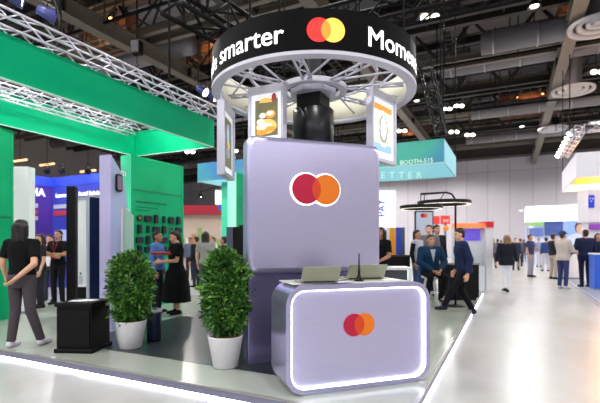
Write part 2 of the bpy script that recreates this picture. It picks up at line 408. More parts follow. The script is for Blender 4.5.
# ------------------------------------------------------------------ raised stand floor
PX1, PY0, PH = -.68, 3.16, .10
plat = mat('stand_floor_laminate', '#9fa69c', 0.22, noise=0.06, scale=3)
fas = mat('grey_plinth_edge', '#77778c', 0.4, 0.2, noise=0.04)
carpet = mat('dark_carpet_tiles', '#2b3236', 0.30, noise=0.18, scale=5)
pt = thing('stand_platform', 'low raised exhibition floor with grey edge and white light strip along its foot', 'platform', (PX1, PY0, 0))
MB().box((-9.2, PY0, PH - .012), (PX1, 8.6, PH)).box((-3.6, 8.6, PH - .012), (PX1, 13.0, PH)).build('deck', plat, pt, True)
MB().box((-9.2, PY0 - .006, .022), (PX1 + .006, PY0 + .03, PH - .012)).box((PX1 - .03, PY0 + .03, .022), (PX1 + .006, 13.0, PH - .012)).build('edge_board', fas, pt, True)
MB().box((-9.2, PY0 + .03, 0), (PX1 - .03, 8.57, PH - .012)).box((-3.57, 8.57, 0), (PX1 - .03, 12.97, PH - .012)).build('core', BLACK, pt, True)
MB().box((-9.2, PY0 - .004, .0), (PX1 + .004, PY0 + .028, .020)).box((PX1 - .028, PY0 + .03, .0), (PX1 + .004, 13.0, .020)).build('light_strip', LEDFLOOR, pt, True)
MB().box((-9.2, PY0 - .008, PH - .012), (PX1 + .008, PY0 + .012, PH + .003)).box((PX1 - .03, PY0 + .012, PH - .012), (PX1 + .008, 13.0, PH + .003)).build('edge_trim', mat('aluminium_trim', '#a7a4a0', .3, .6), pt, True)
cp = MB(); cp.add([(-4.62, 3.72, PH + .004), (-2.0, 3.72, PH + .004), (-1.2, 4.9, PH + .004), (-1.2, 7.4, PH + .004), (-5.3, 7.4, PH + .004), (-5.3, 4.4, PH + .004)], [(0, 1, 2, 3, 4, 5)])
cp.add([(-4.62, 3.72, PH + .001), (-2.0, 3.72, PH + .001), (-2.0, 3.72, PH + .004), (-4.62, 3.72, PH + .004)], [(0, 1, 2, 3)])
tag(cp.build('carpet', carpet), 'dark grey carpet inlay on the stand floor under the two potted shrubs', 'carpet')

# ------------------------------------------------------------------ two-circle emblem
RED = mat('emblem_red', '#b30038', 0.35, noise=0.03); ORA = mat('emblem_orange', '#e0720c', 0.35, noise=0.03); MIX = mat('emblem_overlap', '#cc3d10', 0.35, noise=0.03)
REDL = mat('screen_red', '#f2120c', 0.5, emit=1.0, noise=0); ORAL = mat('screen_yellow', '#ffbe45', 0.5, emit=1.0, noise=0); MIXL = mat('screen_overlap', '#ff7a14', 0.5, emit=1.0, noise=0)
def emblem(mb, r, y0, y1, cx, cz, off=.62):
    o = r * off
    mv = lambda P: [(x + cx, z + cz) for x, z in P]
    mb.prism(mv(moon(r, o, -1)), y0, y1, 0); mb.prism(mv(moon(r, o, 1)), y0, y1, 1); mb.prism(mv(lens(r, o)), y0, y1, 2); return mb

# ------------------------------------------------------------------ reception counter (front left foot at the measured floor point)
cl = world(-.118, 3.63, PH)
cnt = thing('reception_counter', 'rounded lavender reception counter with white light line round its brushed front panel', 'counter', cl, 45)
L, H, D, RIM = 1.435, .945, .47, .046
o_ = rrect(L, H, .175, 10, L / 2, H / 2 + .002); i_ = rrect(L - 2 * RIM, H - 2 * RIM, .130, 10, L / 2, H / 2 + .002)
MB().frame(o_, i_, 0, D).build('shell', LAVS, cnt)
i2 = rrect(L - 2 * RIM - .018, H - 2 * RIM - .02, .120, 10, L / 2, H / 2 + .002)
MB().frame(i_, i2, .008, .029).build('light_strip', LED, cnt)
MB().prism(i_, .030, .06).build('front_panel', LAV, cnt)
MB().prism(i_, D - .04, D - .02).build('back_panel', BLACKM, cnt)
emblem(MB(), .102, .022, .030, .70, .572, .51).build('emblem', [RED, ORA, MIX], cnt)
MB().box((.07, .05, H), (L - .22, D - .02, H + .012), bev=.004).build('worktop', mat('pale_worktop', '#cfd3c9', .25, noise=.04), cnt)

def on_counter(x, y): return Vector(cl) + Vector((x * math.cos(PI / 4) - y * math.sin(PI / 4), x * math.sin(PI / 4) + y * math.cos(PI / 4), H + .0125))
ALU = mat('laptop_aluminium', '#9c9c88', 0.38, 0.35, noise=0.04)
SCR = mat('dark_screen', '#0a0c12', 0.1, noise=0)
def laptop(label, x, y, ang, w=.36):
    t = thing('laptop', label, 'laptop', on_counter(x, y), 45 + ang)
    MB().box((-w / 2, 0, 0), (w / 2, .24, .016), bev=.005).build('base', ALU, t)
    k = MB()
    for r_ in range(5):
        for c in range(12): k.box((-w / 2 + .025 + c * (w - .05) / 12, .03 + r_ * .022, .016), (-w / 2 + .02 + (c + 1) * (w - .05) / 12, .048 + r_ * .022, .0185))
    k.build('keyboard', BLACK, t)
    T = Matrix.Translation((0, .0, .016)) @ Matrix.Rotation(R(32), 4, 'X')
    MB().box((-w / 2, -.008, 0), (w / 2, 0, .158), M=T, bev=.003).build('lid', ALU, t)
    MB().box((-w / 2 + .012, .0005, .012), (w / 2 - .012, .002, .146), M=T).build('screen', SCR, t)
    MB().cyl((-w / 2 + .03, -.004, .015), (w / 2 - .03, -.004, .015), .008, m=0).build('hinge', BLACKM, t)
laptop('open silver laptop on the counter, standing in front of the big panel middle', .315, .03, -4, .345)
laptop('open pale laptop on the counter beside the black antenna', .87, .24, -3, .39)
an = thing('antenna_stand', 'slim black antenna rod on a small foot between the laptops on the counter', 'antenna', on_counter(.735, .10), 0)
MB().lathe([(.045, 0), (.045, .008), (.028, .014), (.016, .05), (.012, .055)], n=20).build('base', BLACK, an)
MB().cyl((0, 0, .05), (0, 0, .115), .013, .011).cyl((0, 0, .115), (0, 0, .255), .0075, .006).build('rod', BLACK, an)
p0 = on_counter(.50, .115); q = MB(); q.tube([on_counter(.44, .20) + Vector((0, 0, .008)), on_counter(.53, .13) + Vector((0, 0, .006)), on_counter(.57, .16) + Vector((0, 0, .004)), on_counter(.64, .17) + Vector((0, 0, .006))], .004)
tag(q.build('power_cord', BLACK), 'thin black cord lying on the counter between laptop and antenna', 'cord')
for k, (x, y, a, lb) in enumerate(((.55, .06, 12, 'white sheet of paper flat on the counter in front of the black antenna'), (1.10, .14, -8, 'pale paper lying on the counter by the pale laptop'))):
    t = thing('paper_sheet', lb, 'paper', on_counter(x, y) + Vector((0, 0, -.0)), 45 + a)
    MB().box((-.09, -.035, 0), (.09, .06, .002)).build('sheet', WHITE, t)

# ------------------------------------------------------------------ tower: big panel, base, pillar
tl = world(-.555, 4.5, PH + .005)
tw = thing('display_tower', 'tall lavender metal tower with rounded panel carrying a glowing two circle emblem', 'tower', tl, 45)
TW, Z0, Z1 = 1.59, .975, 2.452
pan = MB(); po = rrect(TW, Z1 - Z0, .10, 10, TW / 2, (Z0 + Z1) / 2); pi_ = rrect(TW - .05, Z1 - Z0 - .05, .085, 10, TW / 2, (Z0 + Z1) / 2)
n = len(po)
rs = [[(x, yy, z) for x, z in rrect(TW - 2 * ins, Z1 - Z0 - 2 * ins, .10 - ins * .6, 10, TW / 2, (Z0 + Z1) / 2)] for yy, ins in ((.20, 0), (.075, 0), (.045, .004), (.022, .016), (.007, .036), (0, .062))]
pan.rings(rs, smooth=True, cap=False); pan.add(rs[0], [tuple(range(n))]); pan.add(rs[-1], [tuple(range(n))]); pan.build('panel', LAV, tw)
lc = (.768, 1.8965)
MB().prism([(x + lc[0], z + lc[1]) for x, z in moon(.180, .115, -1)], -.012, -.002).prism([(x + lc[0], z + lc[1]) for x, z in moon(.180, .115, 1)], -.012, -.002).prism([(x + lc[0], z + lc[1]) for x, z in lens(.180, .115)], -.012, -.002).build('halo', LEDSOFT, tw)
emblem(MB(), .166, -.034, -.018, lc[0], lc[1], .115 / .166).build('emblem', [RED, ORA, MIX], tw)
MB().box((.03, .09, 0), (TW - .03, .34, Z0 + .04), bev=.012).build('base', mat('polished_violet_metal', '#9a93c2', .24, .82, noise=.05, scale=4, stretch=(1, 1, 8)), tw)
MB().box((.25, .20, .0), (TW - .25, .95, Z1 - .20)).build('core', mat('navy_core', '#201c3c', .3, noise=.05), tw)
# pillar with dark glossy drum
RC = Vector((-2.203, 4.896, 0)); RR = 1.24
pil = thing('glossy_drum', 'dark glossy octagonal pillar rising behind the big panel into the hanging ring', 'pillar', (RC.x, RC.y, 2.365), 45)
gl = mat('gloss_black_glass', '#1a1a20', 0.32, 0.0, noise=.08)
MB().lathe([(.255, 0), (.255, .685), (.235, .705), (.235, .0)], n=24, smooth=True).build('drum', gl, pil)
MB().lathe([(.22, .705), (.22, .875), (.1, .875)], n=4, smooth=False).build('collar', BLACKM, pil)
MB().lathe([(.30, .875), (.30, .935), (.1, .935), (.1, .875)], n=8, smooth=False).build('flange', WMET, pil)
MB().lathe([(.10, .935), (.10, 1.5)], n=8, smooth=False).build('shaft', BLACKM, pil)

# ------------------------------------------------------------------ hanging LED ring
ZB, ZT = EYE + .3405 * 5.38 + .030, EYE + .421 * 5.38
ring = thing('led_ring', 'big round black screen ring hanging from the roof with white words and two circle emblem', 'ring sign', (RC.x, RC.y, ZB))
HB = ZT - ZB
MB().lathe([(RR, 0), (RR, HB), (RR - .03, HB), (RR - .03, 0), (RR, 0)], n=96, smooth=False, cap=False).build('screen_band', mat('screen_black', '#020203', 0.6, noise=0, spec=.08), ring)
cream = mat('cream_inner_skin', '#e4e2cc', 0.6, noise=.03)
MB().lathe([(RR - .04, HB - .03), (RR - .04, -.02), (RR - .055, -.02), (RR - .055, HB - .03), (RR - .04, HB - .03)], n=72, smooth=True, cap=False).build('inner_skin', cream, ring)
MB().lathe([(RR + .004, -.035), (RR + .004, 0), (RR - .11, 0), (RR - .11, -.035), (RR + .004, -.035)], n=96, smooth=False, cap=False).build('rim', WMET, ring)
hub = MB(); hub.lathe([(.42, .02), (.42, .08), (.33, .08), (.33, .02), (.42, .02)], n=40, smooth=False, cap=False)
hub.build('hub', WMET, ring)
for k in range(8):
    a = 2 * PI * k / 8 + .25; b2 = a + PI / 8
    s_ = MB(); u = Vector((math.cos(a), math.sin(a), 0)); v_ = Vector((math.cos(b2), math.sin(b2), 0)); wv = Vector((-u.y, u.x, 0))
    for t in (-.05, .05): s_.cyl(u * .40 + wv * t + Vector((0, 0, .05)), u * (RR - .14) + wv * t + Vector((0, 0, .05)), .013)
    for j in range(5):
        f0, f1 = .44 + j * .13, .44 + (j + 1) * .13
        s_.cyl(u * f0 + wv * (.05 if j % 2 else -.05) + Vector((0, 0, .05)), u * f1 + wv * (-.05 if j % 2 else .05) + Vector((0, 0, .05)), .009)
    s_.cyl(u * .41 + Vector((0, 0, .05)), v_ * (RR - .13) + Vector((0, 0, .05)), .012); s_.cyl(u * (RR - .16) + Vector((0, 0, .05)), v_ * .8 + Vector((0, 0, .22)), .012)
    s_.cyl(u * .8 + Vector((0, 0, .05)), u * (RR - .06) + Vector((0, 0, HB - .05)), .012)
    s_.build('spoke', WMET, ring)
MB().lathe([(.80, .20), (.80, .23), (.77, .23), (.77, .20), (.80, .20)], n=40, smooth=False, cap=False).build('stiffener_hoop', WMET, ring)
TXT = mat('screen_white_letters', '#ffffff', 0.5, emit=1.3, noise=0)
ctr_l = RC.x * CS + RC.y * SN; ctr_d = -RC.x * SN + RC.y * CS
def ring_angle(px):
    t = (px - CX) / FPX
    A = t * t + 1; B = -2 * (t * ctr_l + ctr_d); C = ctr_l ** 2 + ctr_d ** 2 - RR ** 2
    d = (-B - math.sqrt(max(0, B * B - 4 * A * C))) / (2 * A)
    p = world(t * d, d) - RC; return math.atan2(p.y, p.x), d
def on_ring(z0, a0, sx=1.0):
    rr = RR + .004
    def f(p):
        a = a0 + p.x * sx / rr
        return Vector((rr * math.cos(a), rr * math.sin(a), z0 + p.y)) + Vector((math.cos(a), math.sin(a), 0)) * p.z
    return f
am, dm = ring_angle(366.5); zbase = hgt(45.4, dm) - ZB
sz = 19.5 / FPX * dm / .70
tx = MB(); [tx.text('Moments', sz, None, 0, 0, bend=on_ring(zbase + oz, am + ox, 1.04), align='LEFT') for ox, oz in ((0, 0), (.004, .001), (.002, -.003), (.006, 0))]; tx.build('right_lettering', TXT, ring)
ae, de = ring_angle(284)
tx = MB(); [tx.text('made smarter', sz, None, 0, 0, bend=on_ring(zbase + oz, ae + ox, 1.04), align='RIGHT') for ox, oz in ((0, 0), (-.004, .001), (-.002, -.003), (-.006, 0))]; tx.build('left_lettering', TXT, ring)
al, dl = ring_angle(326); zc = hgt(30, dl) - ZB
def arc_shape(poly):
    g = on_ring(zc, al); vs = [tuple(g(Vector((x, z, .001)))) for x, z in poly]; return vs
em = MB(); r_ = .117
for k, P in enumerate((moon(r_, r_ * .58, -1), moon(r_, r_ * .58, 1), lens(r_, r_ * .58))): em.add(arc_shape(P), [tuple(range(len(P)))], k)
em.build('emblem', [REDL, ORAL, MIXL], ring)
each('suspension_cable', BLACKM, ring, [((1.1 * math.cos(a), 1.1 * math.sin(a), HB - .05), (1.1 * math.cos(a), 1.1 * math.sin(a), 12.985 - ZB)) for a in [2 * PI * k / 6 + .3 for k in range(6)]], .012)
# soft lamps of the ring's own (they wash the cream inside and the panel)
def lamp(kind, name, loc, power, color=(1, 1, 1), size=.08, target=None, angle=120, blend=.6):
    l = bpy.data.lights.new(name, kind); l.energy = power; l.color = color
    if kind in ('POINT', 'SPOT'): l.shadow_soft_size = size
    if kind == 'SPOT': l.spot_size = R(angle); l.spot_blend = blend
    o = bpy.data.objects.new(name, l); COL.objects.link(o); o.location = loc
    tgt = Vector(target) if target is not None else Vector(loc) - Vector((0, 0, 1))
    o.rotation_euler = (tgt - Vector(loc)).to_track_quat('-Z', 'Y').to_euler()
    return o

# ------------------------------------------------------------------ hanging picture screens under the ring
ALUF = mat('pale_aluminium_frame', '#c9c8d8', 0.35, 0.3, noise=.04)
PIC = [mat('picture_light_ground', '#eef2f6', .5, emit=.6, noise=.02), mat('picture_olive', '#6c6a48', .5, emit=.45, noise=.25, scale=9), mat('picture_bun', '#f0b262', .5, emit=.7, noise=.2, scale=25),
       mat('picture_cream', '#fbf3df', .5, emit=.8, noise=.05), mat('picture_orange', '#e8912d', .5, emit=.65, noise=.2, scale=30), mat('picture_grey', '#8d99a6', .5, emit=.5, noise=.2), mat('picture_blue', '#8fb4dc', .5, emit=.7, noise=.1), mat('picture_red', '#a33a3a', .5, emit=.4, noise=.1), mat('picture_sage', '#cfd8cf', .5, emit=.5, noise=.1), mat('picture_straw', '#d9cfa0', .5, emit=.5, noise=.2)]
def hang_screen(label, mid, heading, w, z0, z1, motif, d=.09):
    t = thing('hanging_screen', label, 'screen', (mid.x, mid.y, z0), heading)
    h = z1 - z0; top = ZB - .05 - z0
    MB().frame([(-w / 2, 0), (w / 2, 0), (w / 2, h), (-w / 2, h)], [(-w / 2 + .03, .04), (w / 2 - .03, .04), (w / 2 - .03, h - .09), (-w / 2 + .03, h - .09)], 0, d).build('frame', ALUF, t)
    MB().box((-w / 2 + .03, .03, .04), (w / 2 - .03, .045, h - .09)).build('light_panel', PIC[0], t)
    MB().box((-w / 2 + .03, .07, .04), (w / 2 - .03, d, h - .09)).build('back_cover', BLACK, t)
    for sx in (-1, 1): MB().box((sx * (w / 2 - .045) - .014, d / 2 - .014, h), (sx * (w / 2 - .045) + .014, d / 2 + .014, top)).build('hanger', ALUF, t)
    p = MB(); pw, ph = w - .16, h - .28; Y = .028; cz = .04 + (h - .13) / 2 + .01
    def blob(x, z, rx, rz, m, yy, a0=0, a1=2 * PI, n=22): p.prism([(x + rx * math.cos(a0 + (a1 - a0) * i / n), cz + z + rz * math.sin(a0 + (a1 - a0) * i / n)) for i in range(n)], yy - .0015, yy, m)
    if motif == 'burger':
        p.box((-pw / 2, Y - .001, cz - ph / 2), (pw / 2, Y, cz + ph / 2), 1)
        blob(-.01, .17, .085, .06, 2, Y - .002, 0, PI); blob(.055, .035, .065, .045, 4, Y - .002); blob(.05, .045, .045, .025, 3, Y - .004); blob(-.05, .03, .04, .03, 3, Y - .002)
        blob(0, -.10, .135, .085, 2, Y - .002); blob(-.02, -.10, .10, .035, 3, Y - .004); blob(.05, -.13, .07, .03, 4, Y - .005); blob(-.06, -.16, .07, .035, 4, Y - .004); blob(-.075, -.04, .05, .03, 3, Y - .005); blob(.10, .22, .03, .05, 7, Y - .002)
    elif motif == 'watch':
        p.box((-pw / 2, Y - .001, cz - ph / 2), (pw / 2, Y, cz - ph / 3), 6); p.box((-pw / 2, Y - .001, cz - ph / 3), (pw / 2, Y, cz + ph / 2), 8); p.box((-pw / 2, Y - .002, cz + ph * .38), (pw / 2, Y - .001, cz + ph / 2), 4)
        for k in range(14):
            a = 2 * PI * k / 14; blob(.125 * math.cos(a), .19 * math.sin(a), .034, .034, 3 if k % 3 else 9, Y - .003, n=10)
        blob(0, 0, .105, .175, 5, Y - .004); blob(0, .01, .07, .13, 3, Y - .006); p.box((-.022, Y - .008, cz - .13), (.022, Y - .0065, cz + .16), 0)
    else:
        p.box((-pw / 2, Y - .001, cz - ph / 2), (pw / 2, Y, cz + ph / 2), 1); blob(0, .1, .05, .14, 6, Y - .002); blob(0, -.12, .09, .07, 5, Y - .003); blob(.03, -.02, .04, .05, 2, Y - .004)
    p.build('picture', PIC, t)
    return t
def mid_dir(px0, d0, px1, d1):
    a, b = at(px0, d0), at(px1, d1); v = b - a
    return (a + b) / 2, math.degrees(math.atan2(v.y, v.x)), v.length
m_, hd, wd = mid_dir(248, 4.98, 283, 4.78); hang_screen('hanging lit screen with a burger picture above the upper corner of the lavender panel', m_, hd, wd, hgt(146, 4.85), hgt(84, 4.85), 'burger')
m_, hd, wd = mid_dir(373, 5.0, 396.5, 5.45); hang_screen('hanging lit screen showing a grey oval dial picture, seen at an angle', m_, hd, wd, hgt(162, 5.2), hgt(92, 5.2), 'watch')
m_, hd, wd = mid_dir(224.5, 5.05, 235, 5.6); hang_screen('hanging screen with a dark narrow picture beside the green fabric header', m_, hd, wd, 2.22, 3.10, 'dark')
# ------------------------------------------------------------------ potted shrubs
LEAF = [mat('leaf_green', '#356a22', 0.5, noise=.25, scale=8), mat('leaf_light', '#689a3c', 0.5, noise=.2, scale=8), mat('leaf_dark', '#1b4016', 0.5, noise=.2, scale=8)]
BARK = mat('bark', '#4b3826', .8, noise=.2); SOIL = mat('bark_mulch', '#7d4a28', .9, noise=.4, scale=40, bump=.6); POT = mat('white_glazed_pot', '#e4e2e8', 0.35, noise=.02)
def shrub(label, pos, h_pot, r_top, r_bot, fw, f0, f1, seed, nleaf=6300):
    rnd = random.Random(seed)
    t = thing('potted_shrub', label, 'plant', pos)
    MB().lathe([(r_bot * .9, 0), (r_bot, .01), (r_top, h_pot - .012), (r_top + .004, h_pot), (r_top - .012, h_pot), (r_top - .02, h_pot - .05), (.01, h_pot - .05)], n=40).build('pot', POT, t)
    s_ = MB(); s_.lathe([(r_top - .02, h_pot - .045), (r_top * .6, h_pot - .015), (.01, h_pot - .005)], n=24)
    for k in range(50):
        a, r_ = rnd.random() * 2 * PI, (r_top - .035) * math.sqrt(rnd.random()); s_.ball((r_ * math.cos(a), r_ * math.sin(a), h_pot - .015), (.022, .016, .014), 7, 4)
    s_.build('soil', SOIL, t)
    st = MB(); tips = []
    for k in range(26):
        a = rnd.random() * 2 * PI; r_ = fw * (.25 + .75 * rnd.random()); z = f0 + (f1 - f0) * (.15 + .85 * rnd.random())
        base = Vector((.05 * math.cos(a), .05 * math.sin(a), h_pot - .03)); tip = Vector((r_ * math.cos(a) * .8, r_ * math.sin(a) * .8, z)); midp = base.lerp(tip, .5) + Vector((0, 0, .08))
        st.tube([base, midp, tip], .006, 5); tips.append((base, midp, tip))
    st.build('stem', BARK, t)
    lf = MB(); cz, hz = (f0 + f1) / 2, (f1 - f0) / 2
    clumps = []
    for k in range(210):
        th = rnd.random() * 2 * PI; zz = rnd.uniform(-1, 1); prof = (1 - abs(zz) ** 2.6) ** .5; rr = prof * (.45 + .55 * rnd.random() ** .5)
        clumps.append(Vector((fw * rr * math.cos(th) * (.9 + .2 * rnd.random()), fw * rr * math.sin(th), cz + hz * zz)))
    per = nleaf // len(clumps)
    for c in clumps:
        out = Vector((c.x, c.y, (c.z - cz) * .5 + .1)); out = out.normalized() if out.length > .01 else Vector((0, 0, 1)); mi = rnd.choice((0, 0, 0, 1, 1, 2, 2))
        for i in range(per):
            d = (Vector((rnd.gauss(0, 1), rnd.gauss(0, 1), rnd.gauss(0, .8))).normalized() + out * .7).normalized()
            p = c + d * rnd.uniform(0, .095); ln = rnd.uniform(.040, .075); wd = ln * rnd.uniform(.17, .28)
            u, v = frame_of(d); ang = rnd.random() * PI; u2 = u * math.cos(ang) + v * math.sin(ang); nn = d.cross(u2)
            q = [p, p + d * ln * .45 + u2 * wd + nn * wd * .3, p + d * ln - nn * ln * .15, p + d * ln * .45 - u2 * wd + nn * wd * .3]
            lf.add(q, [(0, 1, 2), (0, 2, 3)], mi if rnd.random() < .8 else rnd.choice((0, 1, 2)))
    lf.build('foliage', LEAF, t)
    return t
p1 = on(130.5, 347.5, PH); shrub('bushy green shrub in a white pot beside the black cabinet and lavender pylon', p1, .345, .195, .140, .225, .36, 1.12, 3)
p2 = on(225.5, 366.5, PH); shrub('bushy green shrub in a white pot with bark mulch in front of the lavender tower', p2, .335, .186, .130, .19, .40, 1.16, 5)

# ------------------------------------------------------------------ green stand: walls, fabric loop, truss
GRN = mat('green_laminate', '#00a46c', 0.45, noise=.04, spec=.2); GRND = mat('green_groove', '#00865a', .5, noise=.03); MINT = mat('mint_gloss', '#4fe0b0', .35, noise=.03)
FAB = mat('green_stretch_fabric', '#00ac78', .6, noise=.04, scale=2, spec=.1); FABE = mat('white_hem', '#c9f5e4', .5)
def wall_slab(label, a, b, h, thick, z0=PH, mats=(GRN, MINT), joints=(.78,)):
    """slab standing from floor point a to b, visible face on the right of a->b"""
    v = Vector((b.x - a.x, b.y - a.y, 0)); ln = v.length; t = thing('display_wall', label, 'display wall', (a.x, a.y, z0), math.degrees(math.atan2(v.y, v.x)))
    MB().box((0, .006, 0), (ln, thick, h)).build('panel', [mats[0]], t)
    e = MB(); e.box((0, 0, 0), (.05, .006, h)).box((ln - .05, 0, 0), (ln, .006, h)).box((.05, 0, h - .06), (ln - .05, .006, h)); e.build('frame', mats[0], t)
    j = MB()
    for f in joints: j.box((.05, -.004, h * f - .012), (ln - .05, .006, h * f + .012))
    j.build('joint_strip', GRND, t)
    MB().box((-.012, 0, 0), (-.001, thick, h)).build('end_face', mats[1], t)
    return t
gA, gB = at(131, 8.5), at(183.5, 9.8)
gw = wall_slab('tall green display wall hung with rows of small black devices', gA, gB, hgt(154.5, 8.5) - PH, .28)
gx = MB(); gl_ = (gB - gA).length; GH = hgt(154.5, 8.5) - PH
gx.text('Solutions designed for any environment', .052, Matrix.Translation((.11, -.004, hgt(202, 8.6) - PH)) @ Matrix.Rotation(PI / 2, 4, 'X'), .001, .001, align='LEFT')
gx.text('Secure payment devices for every counter', .034, Matrix.Translation((.11, -.004, hgt(207, 8.6) - PH)) @ Matrix.Rotation(PI / 2, 4, 'X'), 0, .001, align='LEFT')
gx.text('and every place you trade', .034, Matrix.Translation((.11, -.004, hgt(210, 8.6) - PH)) @ Matrix.Rotation(PI / 2, 4, 'X'), 0, .001, align='LEFT')
gx.build('lettering', mat('dark_letters', '#0a3a2c', .6), gw)
hd_g = math.degrees(math.atan2((gB - gA).y, (gB - gA).x)); ux = (gB - gA).normalized()
DEV = mat('black_device_plastic', '#14161a', .35, noise=.1); DSC = mat('device_screen', '#1c2c46', .15, noise=.05); DGR = mat('grey_device', '#5e6a66', .4)
rows = [(219, ['dial', 'wide', 'tall', 'hook', 'box', 'tall']), (229.5, ['tall', 'hook', 'wide', 'tall', 'grey', 'wide']), (240, ['wide', 'tall', 'dial', 'wide', 'tall']), (249.5, ['tall', 'wide', 'wide', 'box', 'tall'])]
ordn = ['first', 'second', 'third', 'fourth', 'fifth', 'sixth']; rown = ['top', 'second', 'third', 'bottom']
kindn = {'dial': 'round black reader', 'wide': 'wide black terminal', 'tall': 'tall black terminal', 'hook': 'slim black handset', 'box': 'squat black terminal', 'grey': 'dim grey handset'}
for ri, (py, ks) in enumerate(rows):
    z = hgt(py, 9.0)
    for ci, k in enumerate(ks):
        f = .135 + ci * .148; pos = gA + (gB - gA) * f
        o = thing('wall_device', f'{kindn[k]}, {ordn[ci]} along the {rown[ri]} row of devices on the green wall', 'device', (pos.x, pos.y, z), hd_g, 'payment devices on the green wall', 1.05)
        if k == 'dial':
            MB().prism(disc(.06, 24), -.03, 0).build('body', DEV, o); MB().prism(disc(.022, 16), -.034, -.03).build('lens', mat('amber_lens', '#c98b50', .3, noise=.2), o)
        elif k == 'hook': MB().prism(rrect(.055, .15, .025, 5), -.04, 0).build('body', DEV, o); MB().prism(rrect(.035, .05, .01, 3, 0, .03), -.043, -.04).build('screen', DSC, o)
        else:
            wd, ht = {'wide': (.16, .115), 'tall': (.085, .17), 'box': (.14, .13), 'grey': (.06, .13)}[k]
            MB().prism(rrect(wd, ht, .02, 4), -.045, 0).build('body', DGR if k == 'grey' else DEV, o); MB().prism(rrect(wd * .72, ht * .45, .008, 3, 0, ht * .16), -.048, -.045).build('screen', DSC, o)
wa, wb = at(-60, 6.3), at(13.5, 7.55)
wall_slab('green display wall at the outer edge of the green stand behind the woman in black', wa, wb, 3.385 - PH, .2, joints=(.54,))
# fabric loop header
X0, X1, Y0, Y1, HZ0, HZ1 = -7.70, -5.50, 1.4, 7.22, 3.40, 3.96
hd_ = thing('hanging_fabric_header', 'large rectangular loop of green stretch fabric hanging over the green stand', 'header', ((X0 + X1) / 2, (Y0 + Y1) / 2, HZ0))
for nm, a, b in (('fabric_panel', (X1 - .04, Y0, HZ0 + .012), (X1, Y1, HZ1)), ('fabric_panel', (X0, Y0, HZ0 + .012), (X0 + .04, Y1, HZ1)), ('fabric_panel', (X0 + .04, Y1 - .04, HZ0 + .012), (X1 - .04, Y1, HZ1)), ('fabric_panel', (X0 + .04, Y0, HZ0 + .012), (X1 - .04, Y0 + .04, HZ1))):
    MB().box(a, b).build(nm, FAB, hd_, True)
MB().box((X1 - .04, Y0, HZ0), (X1, Y1, HZ0 + .012)).box((X0, Y0, HZ0), (X0 + .04, Y1, HZ0 + .012)).box((X0 + .04, Y1 - .04, HZ0), (X1 - .04, Y1, HZ0 + .012)).box((X0 + .04, Y0, HZ0), (X1 - .04, Y0 + .04, HZ0 + .012)).build('hem', FABE, hd_, True)
TRS = mat('aluminium_truss', '#d2cfdc', 0.35, 0.35, noise=.06)
def truss(name, label, a, b, s=.22, pitch=.30, r=.018, m=None, cat='truss', group=None, hang=None):
    a, b = Vector(a), Vector(b); d = (b - a); ln = d.length; d.normalize(); u = d.cross(Vector((0, 0, 1))).normalized(); v = Vector((0, 0, 1))
    t = thing(name, label, cat, (a + b) / 2, 0, group); m = m or TRS
    c = [(a + u * sx * s / 2 + v * sz * s / 2, b + u * sx * s / 2 + v * sz * s / 2) for sx, sz in ((-1, -1), (1, -1), (1, 1), (-1, 1))]
    k = MB(); [k.cyl(p, q, r, n=7) for p, q in c]; k.build('chord', m, t, True)
    wv = MB(); nseg = max(2, int(ln / pitch))
    for i in range(nseg):
        f0, f1 = i / nseg, (i + 1) / nseg
        for j in range(4):
            p, q = c[j], c[(j + 1) % 4]
            A = p[0].lerp(p[1], f0 if i % 2 else f1); B = q[0].lerp(q[1], f1 if i % 2 else f0); wv.cyl(A, B, r * .62, n=5)
    wv.build('web', m, t, True)
    if hang:
        each('suspension_cable', BLACKM, t, [(a.lerp(b, f) + Vector((0, 0, s / 2)), Vector((a.lerp(b, f).x, a.lerp(b, f).y, 12.985))) for f in hang], .022, 6, True)
    return t
zt = HZ1 + .15
truss('lighting_truss', 'aluminium box truss along the top of the green fabric band beside the aisle', (X1 - .02, Y0, zt), (X1 - .02, Y1, zt), hang=(.42, .78))
truss('lighting_truss', 'aluminium box truss above the far band of the green fabric loop', (X0 + .02, Y0, zt), (X0 + .02, Y1, zt), hang=(.5,))
truss('lighting_truss', 'short aluminium box truss closing the end of the green fabric loop', (X0 + .3, Y1 - .02, zt), (X1 - .3, Y1 - .02, zt))
truss('lighting_truss', 'aluminium truss with lamps inside the green fabric loop', (X0 + .42, Y0 + .3, HZ1 - .12), (X0 + .42, Y1 - .5, HZ1 - .12), .2, .26, .014)
NAVY = mat('navy_barn_door', '#353a78', .4, .2, noise=.1); BULB = mat('lamp_glow', '#fff6e6', .5, emit=14, noise=0)
def par(label, pos, aim, power=0, group='spot lamps on the green stand truss', col=(1, .97, .92), body=NAVY):
    t = thing('spot_lamp', label, 'spot lamp', pos, 0, group)
    d = (Vector(aim) - Vector(pos)).normalized(); Q = d.to_track_quat('Z', 'Y').to_matrix().to_4x4()
    MB().lathe([(.03, -.17), (.06, -.16), (.075, -.05), (.10, .05), (.10, .06), (.092, .06), (.07, -.04), (.03, -.05)], n=18, M=Q).build('housing', body, t)
    MB().lathe([(.001, .035), (.086, .035), (.086, .042), (.001, .042)], n=18, M=Q).build('lens', BULB, t)
    MB().tube([(.11, 0, 0), (.115, 0, .1), (.06, 0, .2), (-.06, 0, .2), (-.115, 0, .1), (-.11, 0, 0)], .012, 6).build('yoke', BLACKM, t)
    if power: lamp('SPOT', 'spot_light', Vector(pos) + d * .08, power, col, .06, aim, 120, .7)
    return t
def on_tr(px, lift=.34):     # point on the aisle-side truss seen at pixel column px
    t = (px - CX) / FPX; d = X1 / (t * CS - SN); return Vector((X1, (t * SN + CS) * d, zt + lift))
par('navy spot lamp on the green band truss, first from the picture edge', on_tr(18), on_tr(18) + Vector((1, 1.5, -.5)), 0)
